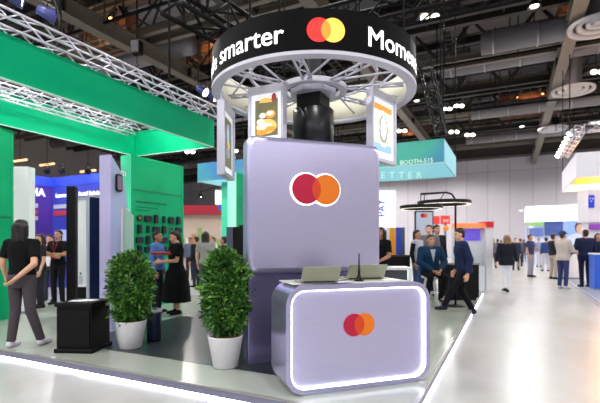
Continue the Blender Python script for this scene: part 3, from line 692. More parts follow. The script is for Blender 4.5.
par('navy spot lamp on the green band truss, second from the picture edge', on_tr(51), on_tr(51) + Vector((1, 1.5, -.5)), 0)
par('navy spot lamp on the truss end next to the hanging ring, first of a pair', on_tr(204, .34), on_tr(204) + Vector((1.5, .2, -1)), 0)
par('navy spot lamp on the truss end next to the hanging ring, second of a pair', on_tr(214, .34), on_tr(214) + Vector((1.5, .6, -1)), 0)
for k, yy in enumerate((2.6, 4.2, 5.8)):
    par(f'{ordn[k]} added spot lamp inside the green loop, lighting the inner fabric', (X0 + 1.25, yy, HZ1 + .0), (X0, yy + .1, HZ0 + .1), 48, 'lamps inside the green fabric loop', body=ALUF)  # lamps added to brighten the inner faces of the loop
par('added spot lamp inside the green loop lighting its end panel', ((X0 + X1) / 2 + .2, Y1 - 1.0, HZ1 + .02), ((X0 + X1) / 2, Y1, HZ0 + .2), 48, 'lamps inside the green fabric loop', body=ALUF)  # added lamp, brightens the end panel
lamp_w = at(165, 7.0); par('white spot lamp over the green wall of devices', (X1 - .30, 6.3, HZ1 - .02), (gA + (gB - gA) * .5 + Vector((0, 0, 1.9))), 30, 'lamps inside the green fabric loop', body=ALUF)

# ------------------------------------------------------------------ black cabinet with papers, pylon, totems
c0 = on(92, 354, PH); ca = on(54, 353.2, PH)
v = (c0 - ca); hdc = math.degrees(math.atan2(v.y, v.x)); cw = v.length
cbt = thing('black_cabinet', 'black box shaped floor cabinet beside the shrub by the lavender pylon', 'cabinet', ca, hdc)
CH = .60; BLK = mat('black_laminate', '#060607', .55, noise=.15, scale=30, spec=.2)
MB().box((.02, .02, .05), (cw - .02, .44, CH - .05)).build('body', BLK, cbt); MB().box((-.005, -.005, 0), (cw + .005, .465, .05), bev=.01).build('plinth', BLK, cbt)
MB().box((0, 0, CH - .05), (cw, .46, CH), bev=.008).build('top', BLK, cbt); MB().box((.04, .008, .08), (cw - .04, .02, CH - .09)).build('door', BLACK, cbt)
for k, (fx, fy, an_, lb) in enumerate(((.42, .2, 10, 'white sheet on top of the black cabinet, lower of two'), (.62, .24, -14, 'white sheet on top of the black cabinet, upper of two'))):
    pp = MAT(cbt) @ Vector((cw * fx, fy, CH + .001 + k * .003)); t = thing('paper_sheet', lb, 'paper', pp, hdc + an_); MB().box((-.105, -.07, 0), (.105, .07, .0025)).build('sheet', WHITE, t)
bp_ = on(154, 341, PH); bin_ = thing('waste_bin', 'small round navy bin standing on the carpet between the two potted shrubs', 'bin', bp_)
MB().lathe([(.075, 0), (.092, .01), (.100, .36), (.104, .40), (.094, .40), (.088, .05), (.01, .05)], n=24).build('body', mat('navy_bin', '#1c2440', .4, noise=.08), bin_); MB().lathe([(.106, .395), (.106, .425), (.090, .425), (.090, .395), (.106, .395)], n=24, cap=False).build('rim', mat('pale_bin_rim', '#9fa8b8', .4), bin_)
# slender black totem
tp = at(66, 5.75); bt = thing('slim_black_totem', 'slender black upright totem standing behind the black cabinet', 'totem', (tp.x, tp.y, PH), 26)
MB().box((0, 0, .02), (.112, .10, hgt(186, 5.75) - PH), bev=.01).build('body', BLACK, bt); MB().box((-.05, -.06, 0), (.16, .2, .02)).build('base', BLACK, bt); MB().box((.112, .02, .03), (.116, .08, hgt(192, 5.75) - PH)).build('edge_strip', BLACKM, bt)
# lavender pylon with tablet
pp = at(99.5, 6.55); py = thing('lavender_pylon', 'tall pale lavender pylon with a sloping shoulder beside the first shrub', 'pylon', (pp.x, pp.y, PH), 5)
PHT = hgt(155.5, 6.55) - PH
MB().prism([(0, 0), (.215, 0), (.215, PHT), (0, PHT)], 0, .03).build('front_face', mat('pale_lavender', '#bdb6e2', .45, noise=.03), py)
prof = [(.03, 0), (.36, 0), (.36, PHT * .70), (.33, PHT * .82), (.20, PHT * .93), (.03, PHT)]
MB().prism(prof, 0, .18, M=Matrix.Translation((.20, 0, 0)) @ Matrix.Rotation(PI / 2, 4, 'Z')).build('body', mat('pale_blue_shell', '#a9b9dd', .35, noise=.03), py)
TABM = Matrix.Translation((.203, .17, 0)) @ Matrix.Rotation(PI / 2, 4, 'Z')
MB().prism(rrect(.12, .27, .04, 6, 0, hgt(183.5, 6.7) - PH), -.028, 0, M=TABM).build('tablet_holder', BLACK, py); MB().prism(rrect(.09, .22, .025, 6, 0, hgt(183.5, 6.7) - PH), -.031, -.028, M=TABM).build('tablet_screen', mat('rose_screen', '#8d7790', .2), py)
MB().text('m', .16, TABM @ Matrix.Translation((.10, -.004, hgt(176.5, 6.8) - PH)) @ Matrix.Rotation(PI / 2, 4, 'X'), .004, .002).build('lettering', WHITE, py)
# white leaning kiosk panel behind the shrub
kp = at(119.5, 6.3); kk = thing('info_kiosk', 'slim white kiosk panel with slanted top standing behind the first shrub', 'kiosk', (kp.x, kp.y, PH), 60)
KH = hgt(207.5, 6.3) - PH
MB().prism([(0, 0), (.05, 0), (.05, KH), (.03, KH)], 0, .30, M=Matrix.Rotation(R(-30), 4, 'Z')).build('side', mat('pale_mauve', '#c4bccb', .4), kk)
MB().prism([(.055, 0), (.20, 0), (.20, KH - .11), (.055, KH)], 0, .03).build('face', mat('pale_sage_gloss', '#a8cdbf', .2, noise=.15, scale=3), kk)
MB().box((.0, -.04, 0), (.24, .12, .012)).build('foot', STEELG, kk)
# white partition, shelf, bottle, big totem display
wp = at(75, 7.7); wq = at(99, 7.7); wpt = thing('white_partition', 'white partition wall behind the slim black totem and big display', 'partition', (wp.x, wp.y, PH), 26)
wl = (wq - wp).length; WPH = hgt(196.5, 7.7) - PH
MB().box((0, .1, 0), (wl + .25, .2, WPH)).build('panel', WHITE, wpt); MB().box((-.004, .092, WPH - .05), (wl + .25, .1, WPH)).build('top_trim', ALUF, wpt)
sp = at(74, 7.35); sh = thing('side_counter', 'low black side counter with white top in front of the white partition', 'counter', (sp.x, sp.y, PH), 26); SHH = hgt(285, 7.35) - PH
MB().box((0, 0, 0), (.44, .38, SHH - .03)).build('body', BLK, sh); MB().box((-.02, -.02, SHH - .03), (.46, .4, SHH)).build('top', WHITE, sh)
b_ = MAT(sh) @ Vector((.06, .1, SHH)); bo = thing('bottle', 'small clear bottle standing on the low side counter top', 'bottle', b_); MB().lathe([(.028, 0), (.03, .01), (.03, .13), (.012, .17), (.012, .185)], n=16).build('body', mat('clear_plastic', '#b9c7d6', .15, noise=.02), bo); MB().lathe([(.014, .18), (.014, .205), (.001, .205)], n=12).build('cap', BLACK, bo)
b_ = MAT(sh) @ Vector((.24, .12, SHH)); dv = thing('card_reader', 'small black card reader on the low side counter beside the bottle', 'card reader', b_, 10); MB().prism(rrect(.16, .10, .03, 5, 0, .052), -.03, .04).build('body', BLACK, dv); MB().prism(rrect(.10, .04, .008, 3, 0, .07), -.033, -.03).build('screen', DSC, dv)
dp = at(87.5, 6.9); td = thing('display_totem', 'tall dark display totem with a pale frame seen edge on beside the lavender pylon', 'display', (dp.x, dp.y, PH), 70)
DH = hgt(195, 6.9) - PH
MB().frame([(0, .25), (.46, .25), (.46, DH), (0, DH)], [(.03, .28), (.43, .28), (.43, DH - .03), (.03, DH - .03)], 0, .06).build('frame', ALUF, td); MB().box((.03, .012, .28), (.43, .05, DH - .03)).build('screen', mat('navy_screen', '#121a44', .12, noise=.2, scale=3), td)
MB().box((.14, .02, .02), (.30, .05, .25)).build('post', ALUF, td); MB().box((.02, -.10, 0), (.44, .18, .02)).build('foot', ALUF, td)
wcol = at(13.5, 8.1); wc = thing('white_upright_panel', 'plain white upright panel behind the woman in black beside the green wall', 'panel', (wcol.x, wcol.y, PH), 26)
MB().box((0, 0, .03), (.285, .2, hgt(166.5, 8.1) - PH), bev=.006).build('panel', WHITE, wc); MB().box((-.03, -.05, 0), (.315, .25, .03)).build('foot', STEELG, wc)
# rack cabinet behind the second shrub
rp = at(226.5, 6.15); rk = thing('equipment_case', 'black upright equipment case behind the second shrub beside the tower', 'case', (rp.x, rp.y, PH), 10); RH = hgt(227, 6.15) - PH
MB().box((0, 0, .03), (.10, .45, RH)).build('side_panel', mat('slate_grey', '#4a4f66', .4, noise=.05), rk); MB().box((.10, .01, .03), (.48, .45, RH)).build('body', BLK, rk); MB().box((.02, .02, 0), (.46, .43, .03)).build('foot', BLACK, rk); MB().box((.15, .1, RH), (.40, .3, RH + .03)).build('lid_handle', BLACKM, rk)
# ------------------------------------------------------------------ purple and blue stand far behind the green one
PUR = mat('purple_panel', '#4a2a8c', .5, noise=.12, scale=1.5); BLU = mat('blue_panel', '#3a45b4', .5, noise=.12, scale=1.5); BLUH = mat('royal_blue_band', '#2a42c8', .5, noise=.1, emit=.25)
cd = 14.0; cc = at(52.5, cd); cz = hgt(178, cd)
st = thing('purple_blue_stand', 'purple and blue corner stand with white lettering behind the green stand', 'exhibition stand', (cc.x, cc.y, 0))
le = at(102, cd).x + .8
MB().box((cc.x, cc.y, 0), (le, cc.y + .15, cz)).build('blue_wall', BLU, st, True); MB().box((cc.x - .15, cc.y - 4.5, 0), (cc.x, cc.y + .15, cz)).build('purple_wall', PUR, st, True)
MB().box((cc.x, cc.y - .02, hgt(187, cd)), (le, cc.y, cz)).box((cc.x, cc.y - 4.5, hgt(187, cd)), (cc.x + .02, cc.y - .02, cz)).build('top_band', BLUH, st, True)
LET = mat('white_sign_letters', '#f4f2fb', .5, emit=.6, noise=0)
MB().text('Lenovo Smart Retail Solutions', .185, FACING((cc.x + .2, cc.y - .03, hgt(198, cd)), 0), .008, .004, align='LEFT').build('lettering', LET, st, True)
MB().text('NVIDIA', .32, FACING((cc.x + .03, cc.y - .28, hgt(195, 13.4)), 90), .012, .004, align='RIGHT').build('lettering', LET, st, True)
gp = MB()
def panel_row(x0, x1, za, zb, m): gp.box((cc.x + x0, cc.y - .03, za), (cc.x + x1, cc.y - .004, zb), m)
z_ = lambda p: hgt(p, cd)
panel_row(.1, 1.2, z_(209), z_(205), 0); panel_row(.1, 1.2, z_(216), z_(211), 1); panel_row(.25, 1.1, z_(245), z_(230), 3); panel_row(1.35, 2.4, z_(222), z_(205), 3)
for k in range(3): gp.box((cc.x + .004, cc.y - 2.6, z_(209 + 6 * k)), (cc.x + .03, cc.y - .5, z_(205 + 6 * k)), (0, 1, 2)[k])
gp.box((cc.x + .004, cc.y - 2.4, z_(246)), (cc.x + .03, cc.y - 1.3, z_(230)), 3)
gp.build('picture_panel', [mat('poster_silver', '#b9bccd', .5, noise=.3, scale=20), mat('poster_red', '#b23a4c', .5, noise=.3, scale=20), mat('poster_pale', '#c7a9a9', .5, noise=.2), mat('poster_screen', '#aab6e8', .4, emit=.3, noise=.2)], st, True)
for k, px in enumerate((47, 62, 88)):
    p = at(px, 12.6, hgt(171, 12.6)); t = par(f'{ordn[k]} blue white spot lamp over the purple and blue stand', p, at(px, cd, hgt(184, cd)), 22, 'spot lamps over the purple and blue stand', (.6, .65, 1.0), BLACKM)

# ------------------------------------------------------------------ teal loop header and its pillars
TEAL = mat('teal_gradient_fabric', '#3a9aa6', .6, noise=0); nt = TEAL.node_tree; tc = nt.nodes.new('ShaderNodeTexCoord'); nz = nt.nodes.new('ShaderNodeTexNoise'); nz.inputs['Scale'].default_value = .42; rp = nt.nodes.new('ShaderNodeValToRGB')
rp.color_ramp.elements[0].position = .36; rp.color_ramp.elements[0].color = lin('#3f86bd'); rp.color_ramp.elements[1].position = .62; rp.color_ramp.elements[1].color = lin('#46b3a0')
nt.links.new(tc.outputs['Object'], nz.inputs['Vector']); nt.links.new(nz.outputs['Fac'], rp.inputs['Fac']); nt.links.new(rp.outputs['Color'], nt.nodes['Principled BSDF'].inputs['Base Color'])
TEALI = mat('teal_fabric_painted_lit', '#8fd0dc', .6, noise=.12, scale=.8, emit=.12)  # same teal, painted paler with a slight glow for the brighter lit inside
TX0, TX1, TY0, TY1, TZ0 = -9.9, -1.58, 12.05, 14.9, 3.60; TZ1 = hgt(139, 11.6)
th = thing('hanging_teal_header', 'large hanging teal fabric loop reading BOOTH-515 behind the lavender tower', 'header', ((TX0 + TX1) / 2, (TY0 + TY1) / 2, TZ0))
MB().box((TX0, TY0, TZ0), (TX1, TY0 + .04, TZ1)).build('front_panel', TEAL, th, True)
for a, b, m in (((TX1 - .04, TY0 + .04, TZ0), (TX1, TY1, TZ1), TEALI), ((TX0, TY0 + .04, TZ0), (TX0 + .04, TY1, TZ1), TEALI), ((TX0 + .04, TY1 - .04, TZ0), (TX1 - .04, TY1, TZ1), TEALI)): MB().box(a, b).build('fabric_panel', m, th, True)
MB().box((TX0, TY0 - .004, TZ0 - .015), (TX1, TY0 + .044, TZ0)).build('hem', FABE, th, True)
MB().text('BOOTH-515', .168, FACING((at(442, 11.6).x - .22, TY0 - .012, hgt(164, 11.7) + .04), 0), .004, .003, align='RIGHT').build('lettering', mat('pale_letters', '#b9e0d8', .5, emit=.3, noise=0), th, True)
bl = MB()
for ch, px in zip('BETTER', (372, 383, 392, 401.5, 410, 419)):
    t_ = (px - CX) / FPX; k_ = (TY1 - .06) / (t_ * SN + CS); bl.text(ch, .31, FACING((t_ * CS * k_ - SN * k_, TY1 - .06, hgt(173.5, k_) - .16), 0), .006, .003)
bl.build('back_lettering', mat('pale_letters', '#b9e0d8'), th, True)
each('suspension_cable', BLACKM, th, [((x, y, TZ1 - .05), (x, y, 12.985)) for x in (TX0 + .02, -5.7, TX1 - .02) for y in (TY0 + .02, TY1 - .02)], .018, 6, True)
truss('lighting_truss', 'dark lighting truss rising over the end of the teal header', at(441, 11.6, TZ1 + .25), at(424, 9.4, TZ1 + 1.1), .26, .3, .02, BLACKM, hang=(.03,))
pa = at(221.5, 15.2); pb = at(227.5, 13.2)
pl = thing('mint_post', 'slim mint green pillar seen past the lavender tower, further back of two', 'pillar', (pa.x, pa.y, 0), 0); MB().box((0, 0, 0), (.34, .3, TZ0 - .02)).build('shaft', MINT, pl); MB().box((-.03, -.03, 0), (.37, .33, .12)).build('base', MINT, pl)
pl = thing('mint_post', 'broad mint and green pillar right beside the lavender tower', 'pillar', (pb.x, pb.y, 0), 0); MB().box((0, 0, 0), (.31, .02, TZ0 - .02)).build('front_face', mat('pale_mint', '#a6efdc', .4, emit=.15, noise=.03), pl); MB().box((0, .021, 0), (.31, .95, TZ0 - .02)).build('shaft', GRN, pl)
jj = MB(); [jj.box((.31, .05, z), (.316, .93, z + .02)) for z in (1.0, 1.9, 2.8)]; jj.build('joint_strip', GRND, pl)

# ------------------------------------------------------------------ far left hall: red banner stand, pendant lamp
rbw = mat('beige_backdrop_panels', '#c9b6a6', .6, noise=.08, scale=1.2); d = 24.0
a_, b2 = at(176, d), at(236, d); rb = thing('red_fascia_stand', 'far stand with a long red fascia over beige panels between green wall and teal header', 'exhibition stand', (a_.x, a_.y, 0), 26); wl = (b2 - a_).length
MB().box((0, .1, 0), (wl, .3, hgt(214, d))).build('panel_wall', rbw, rb); MB().box((0, -.4, hgt(214.5, d)), (wl, .3, hgt(206, d))).build('fascia', mat('red_fascia', '#b0122e', .5, noise=.05), rb)
gg = MB(); rnd = random.Random(4)
for k in range(9): x = .2 + k * (wl - .4) / 9; gg.box((x, .04, .8 + rnd.random() * .5), (x + .25, .1, 1.6 + rnd.random() * .9), k % 3)
gg.build('picture_panel', [mat('picture_green', '#8fae6a', .6, noise=.4), mat('picture_white', '#e9e4dc', .6), mat('picture_brown', '#b98858', .6, noise=.3)], rb)
a_ = at(183, 26); cl2 = MB(); lp = at(201, 16.0)
pd = thing('pendant_lamp', 'small black pendant lamp hung from two slanting cables beyond the green wall', 'pendant lamp', (lp.x, lp.y, hgt(197, 16)), 0)
MB().lathe([(.03, .22), (.05, .18), (.10, 0), (.09, 0), (.03, .15)], n=16).build('shade', BLACKM, pd); MB().ball((0, 0, .04), .04).build('bulb', BULB, pd)
z0 = hgt(197, 16); cbl = MB(); cbl.tube([(lp.x, lp.y, z0 + .2), (at(183, 16).x, at(183, 16).y, hgt(187, 16))], .012, 5).tube([(lp.x, lp.y, z0 + .2), (at(221, 16).x, at(221, 16).y, hgt(185.5, 16))], .012, 5).tube([(lp.x, lp.y, z0 + .2), (lp.x, lp.y, 12.985)], .008, 5); cbl.build('suspension_cable', BLACKM, pd, True)
a_ = at(215, 18); ws = thing('hanging_sign', 'small hanging white sign next to the mint pillar above the red fascia', 'sign', (a_.x, a_.y, hgt(204.5, 18)), 26); MB().box((0, 0, 0), (.26, .05, .60)).build('board', mat('lit_white_sign', '#f6f6fa', .5, emit=.5, noise=0), ws); MB().box((.13, -.002, -.25), (.26, .05, -.01)).build('lower_board', mat('sign_blue', '#3557c0', .5), ws); MB().cyl((.13, .02, .6), (.13, .02, 12.985 - hgt(204.5, 18)), .01, n=5).build('suspension_cable', BLACKM, ws)

# ------------------------------------------------------------------ middle right: counters, lamp, panels, signs
c_ = at(374, 7.6); zt_ = hgt(267.5, 7.6); dc = thing('glass_display_counter', 'white framed display counter with a dark inside behind the reception counter', 'counter', (c_.x, c_.y, PH), 26); wl = (at(412, 7.6) - c_).length; h_ = zt_ - PH
MB().frame([(0, 0), (wl, 0), (wl, h_), (0, h_)], [(.05, .1), (wl - .07, .1), (wl - .07, h_ - .045), (.05, h_ - .045)], 0, .5).build('frame', WHITE, dc); MB().box((.05, .03, .1), (wl - .07, .45, h_ - .045)).build('inside', mat('dark_grey_inside', '#3c4048', .4, noise=.1), dc); MB().box((wl - .072, .002, .1), (wl - .060, .03, h_ - .05)).build('light_strip', mat('green_white_strip', '#c9ffe6', .5, emit=2.0, noise=0), dc)
c_ = at(384, 9.75); bc = thing('black_bench', 'long black counter between the display counter and the orange panel', 'counter', (c_.x, c_.y, PH), 26); wl = (at(410, 9.75) - c_).length; h_ = hgt(255, 9.75) - PH
MB().box((0, 0, .06), (wl, .45, h_ - .04)).build('body', BLK, bc); MB().box((-.02, -.02, h_ - .04), (wl + .02, .47, h_)).build('top', mat('charcoal_top', '#2a2c33', .3), bc); MB().box((.04, .04, 0), (wl - .04, .4, .06)).build('plinth', BLACK, bc)
c_ = at(450, 9.9); bc = thing('black_bench', 'low black counter behind the walking man in navy', 'counter', (c_.x, c_.y, PH), 26); wl = (at(479, 9.9) - c_).length; h_ = hgt(263, 9.9) - PH
MB().box((0, 0, .06), (wl, .6, h_ - .04)).build('body', BLK, bc); MB().box((-.02, -.02, h_ - .04), (wl + .02, .62, h_)).build('top', mat('grey_stone_top', '#8d9096', .3), bc); MB().box((.04, .04, 0), (wl - .04, .5, .06)).build('plinth', BLACK, bc)
c_ = at(386, 10.7); cp_ = thing('colour_panel', 'upright panel split in orange, blue and grey behind the black counter', 'panel', (c_.x, c_.y, PH), 26); k = 10.7 / FPX; zb_, zt2 = hgt(253, 10.7) - PH - .9, hgt(227.5, 10.7) - PH
for i, (x0, x1, m) in enumerate(((0, 3.5, mat('panel_white', '#e6e8f0', .5)), (3.5, 10, mat('panel_orange', '#f2a12c', .5, noise=.04)), (10, 15.2, mat('panel_blue', '#2a49c4', .5, noise=.04)), (15.2, 19, mat('panel_slate', '#575c6e', .5)))): MB().box((x0 * k, 0, .02), (x1 * k - .002, .06, zt2)).build('board', m, cp_)
MB().box((-.03, -.12, 0), (19 * k + .03, .18, .02)).build('foot', STEELG, cp_)
c_ = at(378.5, 11.2); lb = thing('lightbox_panel', 'bright white lit panel with faint blue script beside the lavender panel edge', 'lightbox', (c_.x, c_.y, PH), 26); k = 11.2 / FPX
MB().box((0, .01, .02), (17.5 * k, .10, hgt(189, 11.2) - PH)).build('case', ALUF, lb); MB().box((.02, 0, .9), (17.3 * k, .01, hgt(190, 11.2) - PH - .02)).build('lit_face', mat('lit_panel_face', '#f4f6ff', .5, emit=.75, noise=.03), lb); MB().text('PAY', .26, Matrix.Translation((1.2 * k, -.003, hgt(217, 11.2) - PH)) @ Matrix.Rotation(PI / 2, 4, 'X') @ Matrix.Rotation(PI / 2, 4, 'Z') @ Matrix.Translation((0, -.13, 0)), .004, .001, align='LEFT').build('lettering', mat('panel_blue', '#2a49c4'), lb)
# ring floor lamp
lp = at(455.5, 9.0); rl = thing('ring_floor_lamp', 'black arched floor lamp carrying three flat light rings above the visitors', 'floor lamp', (lp.x, lp.y, PH), 26); k = 9.0 / FPX; zz = lambda p: hgt(p, 9.0) - PH
MB().lathe([(.22, 0), (.22, .015), (.03, .03), (.03, .03)], n=28).build('base', BLACKM, rl); MB().tube([(0, 0, .02), (0, 0, zz(205)), (-1 * k, 0, zz(198)), (-4 * k, 0, zz(194)), (-9 * k, 0, zz(192.5)), (-35 * k, 0, zz(194))], .022, 8).build('pole', BLACKM, rl)
def ringlight(cx, cy, zc, r):
    o = MB().lathe([(r, -.035), (r, .035), (r - .07, .035), (r - .07, -.035), (r, -.035)], c=(cx, cy, zc), n=48, smooth=False, cap=False).build('light_ring', BLACKM, rl)
    MB().lathe([(r - .012, -.037), (r - .012, -.034), (r - .058, -.034), (r - .058, -.037), (r - .012, -.037)], c=(cx, cy, zc), n=48, smooth=False, cap=False).build('light_strip', mat('ring_lamp_glow', '#fff4e2', .5, emit=1.6, noise=0), o)
ringlight(-11.5 * k, 0, zz(203), .54); ringlight(-33 * k, .1, zz(207), .44)
MB().cyl((-34.5 * k, .0, zz(194)), (-34.5 * k, .05, zz(206)), .010).cyl((-31 * k, .0, zz(194)), (-31 * k, .05, zz(206)), .010).cyl((-11 * k, .48, zz(202)), (-11 * k, 0, zz(193)), .010).build('hanger_rod', BLACKM, rl)
# emblem banner, red boxes
c_ = at(415, 12.4); bn = thing('emblem_banner', 'pale grey banner board with dark edges and two circle emblem behind the visitors', 'banner', (c_.x, c_.y, PH), 26); k = 12.4 / FPX; zt3 = hgt(210.5, 12.4) - PH
MB().box((0, 0, .03), (18.5 * k, .08, zt3)).build('board', mat('navy_edge', '#2b3150', .4), bn); MB().box((1.2 * k, -.006, .1), (17.3 * k, 0, zt3 - .05)).build('sheet', mat('pale_banner_sheet', '#b9c3d6', .5, emit=.12, noise=.03), bn)
emblem(MB(), 2.2 * k, -.012, -.007, 9 * k, hgt(215.5, 12.4) - PH).build('emblem', [RED, ORA, MIX], bn); MB().box((-.05, -.15, 0), (18.5 * k + .05, .25, .03)).build('foot', BLACK, bn)
for px0, px1, py0, py1, dd, lb, tx_ in ((434, 439.5, 216, 224, 17, 'narrow red lit sign on a post, beside the emblem banner', ''), (441.5, 450, 215.5, 224, 17, 'wider red lit sign with white letters beside the emblem banner', 'nu')):
    c_ = at(px0, dd); t = thing('red_sign', lb, 'sign', (c_.x, c_.y, 0), 26, 'red signs behind the visitors'); k = dd / FPX; MB().box((0, 0, hgt(py1, dd)), ((px1 - px0) * k, .12, hgt(py0, dd))).build('board', mat('red_lit_sign', '#e23a34', .5, emit=.35, noise=.03), t)
    MB().box(((px1 - px0) * k / 2 - .04, .03, 0), ((px1 - px0) * k / 2 + .04, .09, hgt(py1, dd) - .001)).build('post', STEELG, t)
    if tx_: MB().text(tx_, .20, Matrix.Translation(((px1 - px0) * k / 2, -.004, hgt(221.8, dd))) @ Matrix.Rotation(PI / 2, 4, 'X'), .008, .002).build('lettering', WHITE, t)
c_ = at(446, 16.5); ol = thing('orange_lantern', 'round orange lantern hanging under the wider red sign', 'lantern', (c_.x, c_.y, hgt(231, 16.5))); MB().ball((0, 0, .11), (.12, .12, .11)).build('shade', mat('orange_lantern_paper', '#f08a3a', .5, emit=.4), ol); MB().cyl((0, 0, .2), (0, 0, .27), .03).build('cap', BLACK, ol); MB().cyl((0, 0, .27), (0, 0, .60), .006, n=5).build('cord', BLACK, ol)
# white kiosk with screen and red block by the aisle
c_ = at(457, 13.0); kb = thing('white_booth', 'white booth with a purple screen, orange strip and red corner block at the aisle edge', 'booth', (c_.x, c_.y, 0), 26); k = 13.0 / FPX
MB().box((29 * k, 0, 0), (36 * k, .6, hgt(226, 12.985))).build('pillar', WHITE, kb); MB().box((0, .3, 0), (29 * k, .45, hgt(228, 12.985))).build('back_wall', mat('cool_white_wall', '#dfe3ec', .5), kb); MB().box((0, .05, hgt(227.5, 12.985)), (29 * k, .45, hgt(223, 12.985))).build('orange_strip', mat('orange_strip', '#f08a4e', .5, emit=.45, noise=.05), kb); MB().box((29.2 * k, -.03, hgt(227.5, 12.985)), (36.5 * k, .6, hgt(221.5, 12.985))).build('corner_block', mat('red_block', '#d8202c', .5, emit=.15), kb)
scr_m = mat('purple_video', '#5a4ab8', .4, emit=.8, noise=.6, scale=3); MB().box((8 * k, .27, hgt(240.5, 12.985)), (27 * k, .3, hgt(228.5, 12.985))).build('screen', scr_m, kb); MB().box((2 * k, 0, 0), (28 * k, .3, hgt(266, 12.985))).build('counter', mat('cool_white_wall', '#dfe3ec'), kb)

# ------------------------------------------------------------------ right side stands
k_floor = mat('blue_grey_carpet', '#8e94a6', .5, noise=.1, scale=4)
pr = thing('carpet_platform', 'low blue grey carpeted floor with silver edge at the far side of the aisle', 'platform', (1.92, 12.5, 0)); MB().box((1.95, 9.0, 0), (9, 20.5, .035)).build('deck', k_floor, pr, True); MB().box((1.89, 9.0, 0), (1.95, 20.5, .04)).box((1.80, 9.0, 0), (1.85, 20.5, .012)).build('edge_trim', mat('silver_edge', '#c9cbd2', .3, .5), pr, True)
# hanging white box loop with amber light painted on its lining and lamp truss
bx, by = at(576, 14.3).x, at(576, 14.3).y; HBZ0, HBZ1 = hgt(178, 14.3), hgt(153, 14.3); far = by + 4.3
wb = thing('hanging_white_header', 'hanging white fabric loop with a warm orange lit inside at the aisle side', 'header', (bx + 2, by + 2, HBZ0)); LWF = mat('lit_white_fabric', '#e9e6ee', .6, emit=.06, noise=.02)
MB().box((bx, by, HBZ0), (bx + 4, by + .05, HBZ1)).build('front_panel', LWF, wb, True); MB().box((bx, by + .05, HBZ0), (bx + .05, far, HBZ1)).build('aisle_panel', LWF, wb, True); MB().box((bx + .05, far - .05, HBZ0), (bx + 4, far, HBZ1)).build('fabric_panel', LWF, wb, True); MB().box((bx + 3.95, by + .05, HBZ0), (bx + 4, far - .05, HBZ1)).build('fabric_panel', LWF, wb, True)
MB().box((bx + .06, far - .07, HBZ0 + .28), (bx + 3.9, far - .055, HBZ1 - .02)).box((bx + .055, by + .06, HBZ0 + .35), (bx + .07, far - .08, HBZ1 - .02)).build('amber_glow_lining', mat('painted_amber_glow', '#f0a04a', .6), wb, True)  # added lining; its orange stands in for amber light on the white fabric
each('suspension_cable', BLACKM, wb, [((x, y, HBZ1 - .02), (x, y, 12.985)) for x, y in ((bx + 1.7, by + .025), (bx + 3.97, by + .025), (bx + .025, far - .025), (bx + 3.97, far - .025))], .016, 5, True)
lamp('POINT', 'amber_bulb_light', (bx + 1.6, far - 1.0, HBZ1 - .3), 330, (1, .55, .18), .1)
am_t = thing('amber_bulb', 'amber bulb hanging inside the white fabric loop', 'bulb', (bx + 1.6, far - 1.0, HBZ1 - .12)); MB().lathe([(.03, .0), (.05, .04), (.03, .1), (.02, .14)], n=12).build('socket', BLACKM, am_t); MB().cyl((0, 0, .14), (0, 0, 12.985 - HBZ1 + .12), .008, n=5).build('cord', BLACKM, am_t)
tz = HBZ1 + .75
truss('lighting_truss', 'pale lighting truss along the aisle edge above the white fabric loop', (bx + .1, by - .2, tz), (bx + .1, far + .2, tz), .26, .34, .02, hang=(.6,)); truss('lighting_truss', 'pale lighting truss across the front above the white fabric loop', (bx + .3, by - .25, tz), (bx + 4, by - .25, tz), .26, .34, .02, hang=(.62,))
for i in range(7):
    y = by + .1 + i * (far - by - .2) / 6; p = (bx - .16, y, tz - .05); par(f'{["first","second","third","fourth","fifth","sixth","seventh"][i]} flood lamp counted along the truss over the white loop from its front corner', p, (bx - 1.2, y - .8, tz - 1.6), 0, 'flood lamps over the white fabric loop', body=ALUF)
# tall white pillar, emblem, blue counter
c_ = at(588, 15.5); wp2 = thing('white_tower', 'tall white stand pillar with a blue swirl mark at the picture edge', 'pillar', (c_.x, c_.y, .035), 26); k = 15.5 / FPX; z_ = lambda p: hgt(p, 15.5) - .035
MB().box((0, 0, z_(222)), (1.2, .6, z_(189))).build('upper_box', LWF, wp2); MB().box((.1, .1, 0), (1.1, .5, z_(222))).build('shaft', WHITE, wp2); MB().box((.5 * k, -.02, z_(229.5)), (1.1, .0, z_(224))).build('magenta_screen', mat('magenta_screen', '#7a3a9a', .4, emit=.6, noise=.5, scale=6), wp2)
sw = MB(); sw.prism(rrect(6 * k, 13 * k, .04, 4, 3.2 * k, z_(201.5)), -.016, -.001, 0)
for a0 in (0, 2.1, 4.2): sw.prism([(3.2 * k + (1.9 * k + .02 * math.cos(3 * t)) * math.cos(a0 + t), z_(199.5) + 2.4 * k * math.sin(a0 + t)) for t in (0, .35, .7, 1.0)] + [(3.2 * k + 1.1 * k * math.cos(a0 + t), z_(199.5) + 1.4 * k * math.sin(a0 + t)) for t in (1.0, .7, .35, 0)], -.022, -.016, 1)
sw.build('swirl_mark', [mat('mark_blue', '#2a3fd0', .5, emit=.2), WHITE], wp2)
c_ = at(594.5, 12.8); bcn = thing('blue_counter', 'bright blue counter at the picture edge beside the man in the navy suit', 'counter', (c_.x, c_.y, .035), 8); MB().box((0, 0, .04), (1.4, .5, 1.05)).build('body', mat('bright_blue', '#2a5fd0', .4, noise=.04), bcn); MB().box((-.02, -.02, 1.05), (1.42, .52, 1.09)).build('top', WHITE, bcn); MB().box((.03, .03, 0), (1.37, .47, .04)).build('plinth', STEELG, bcn)
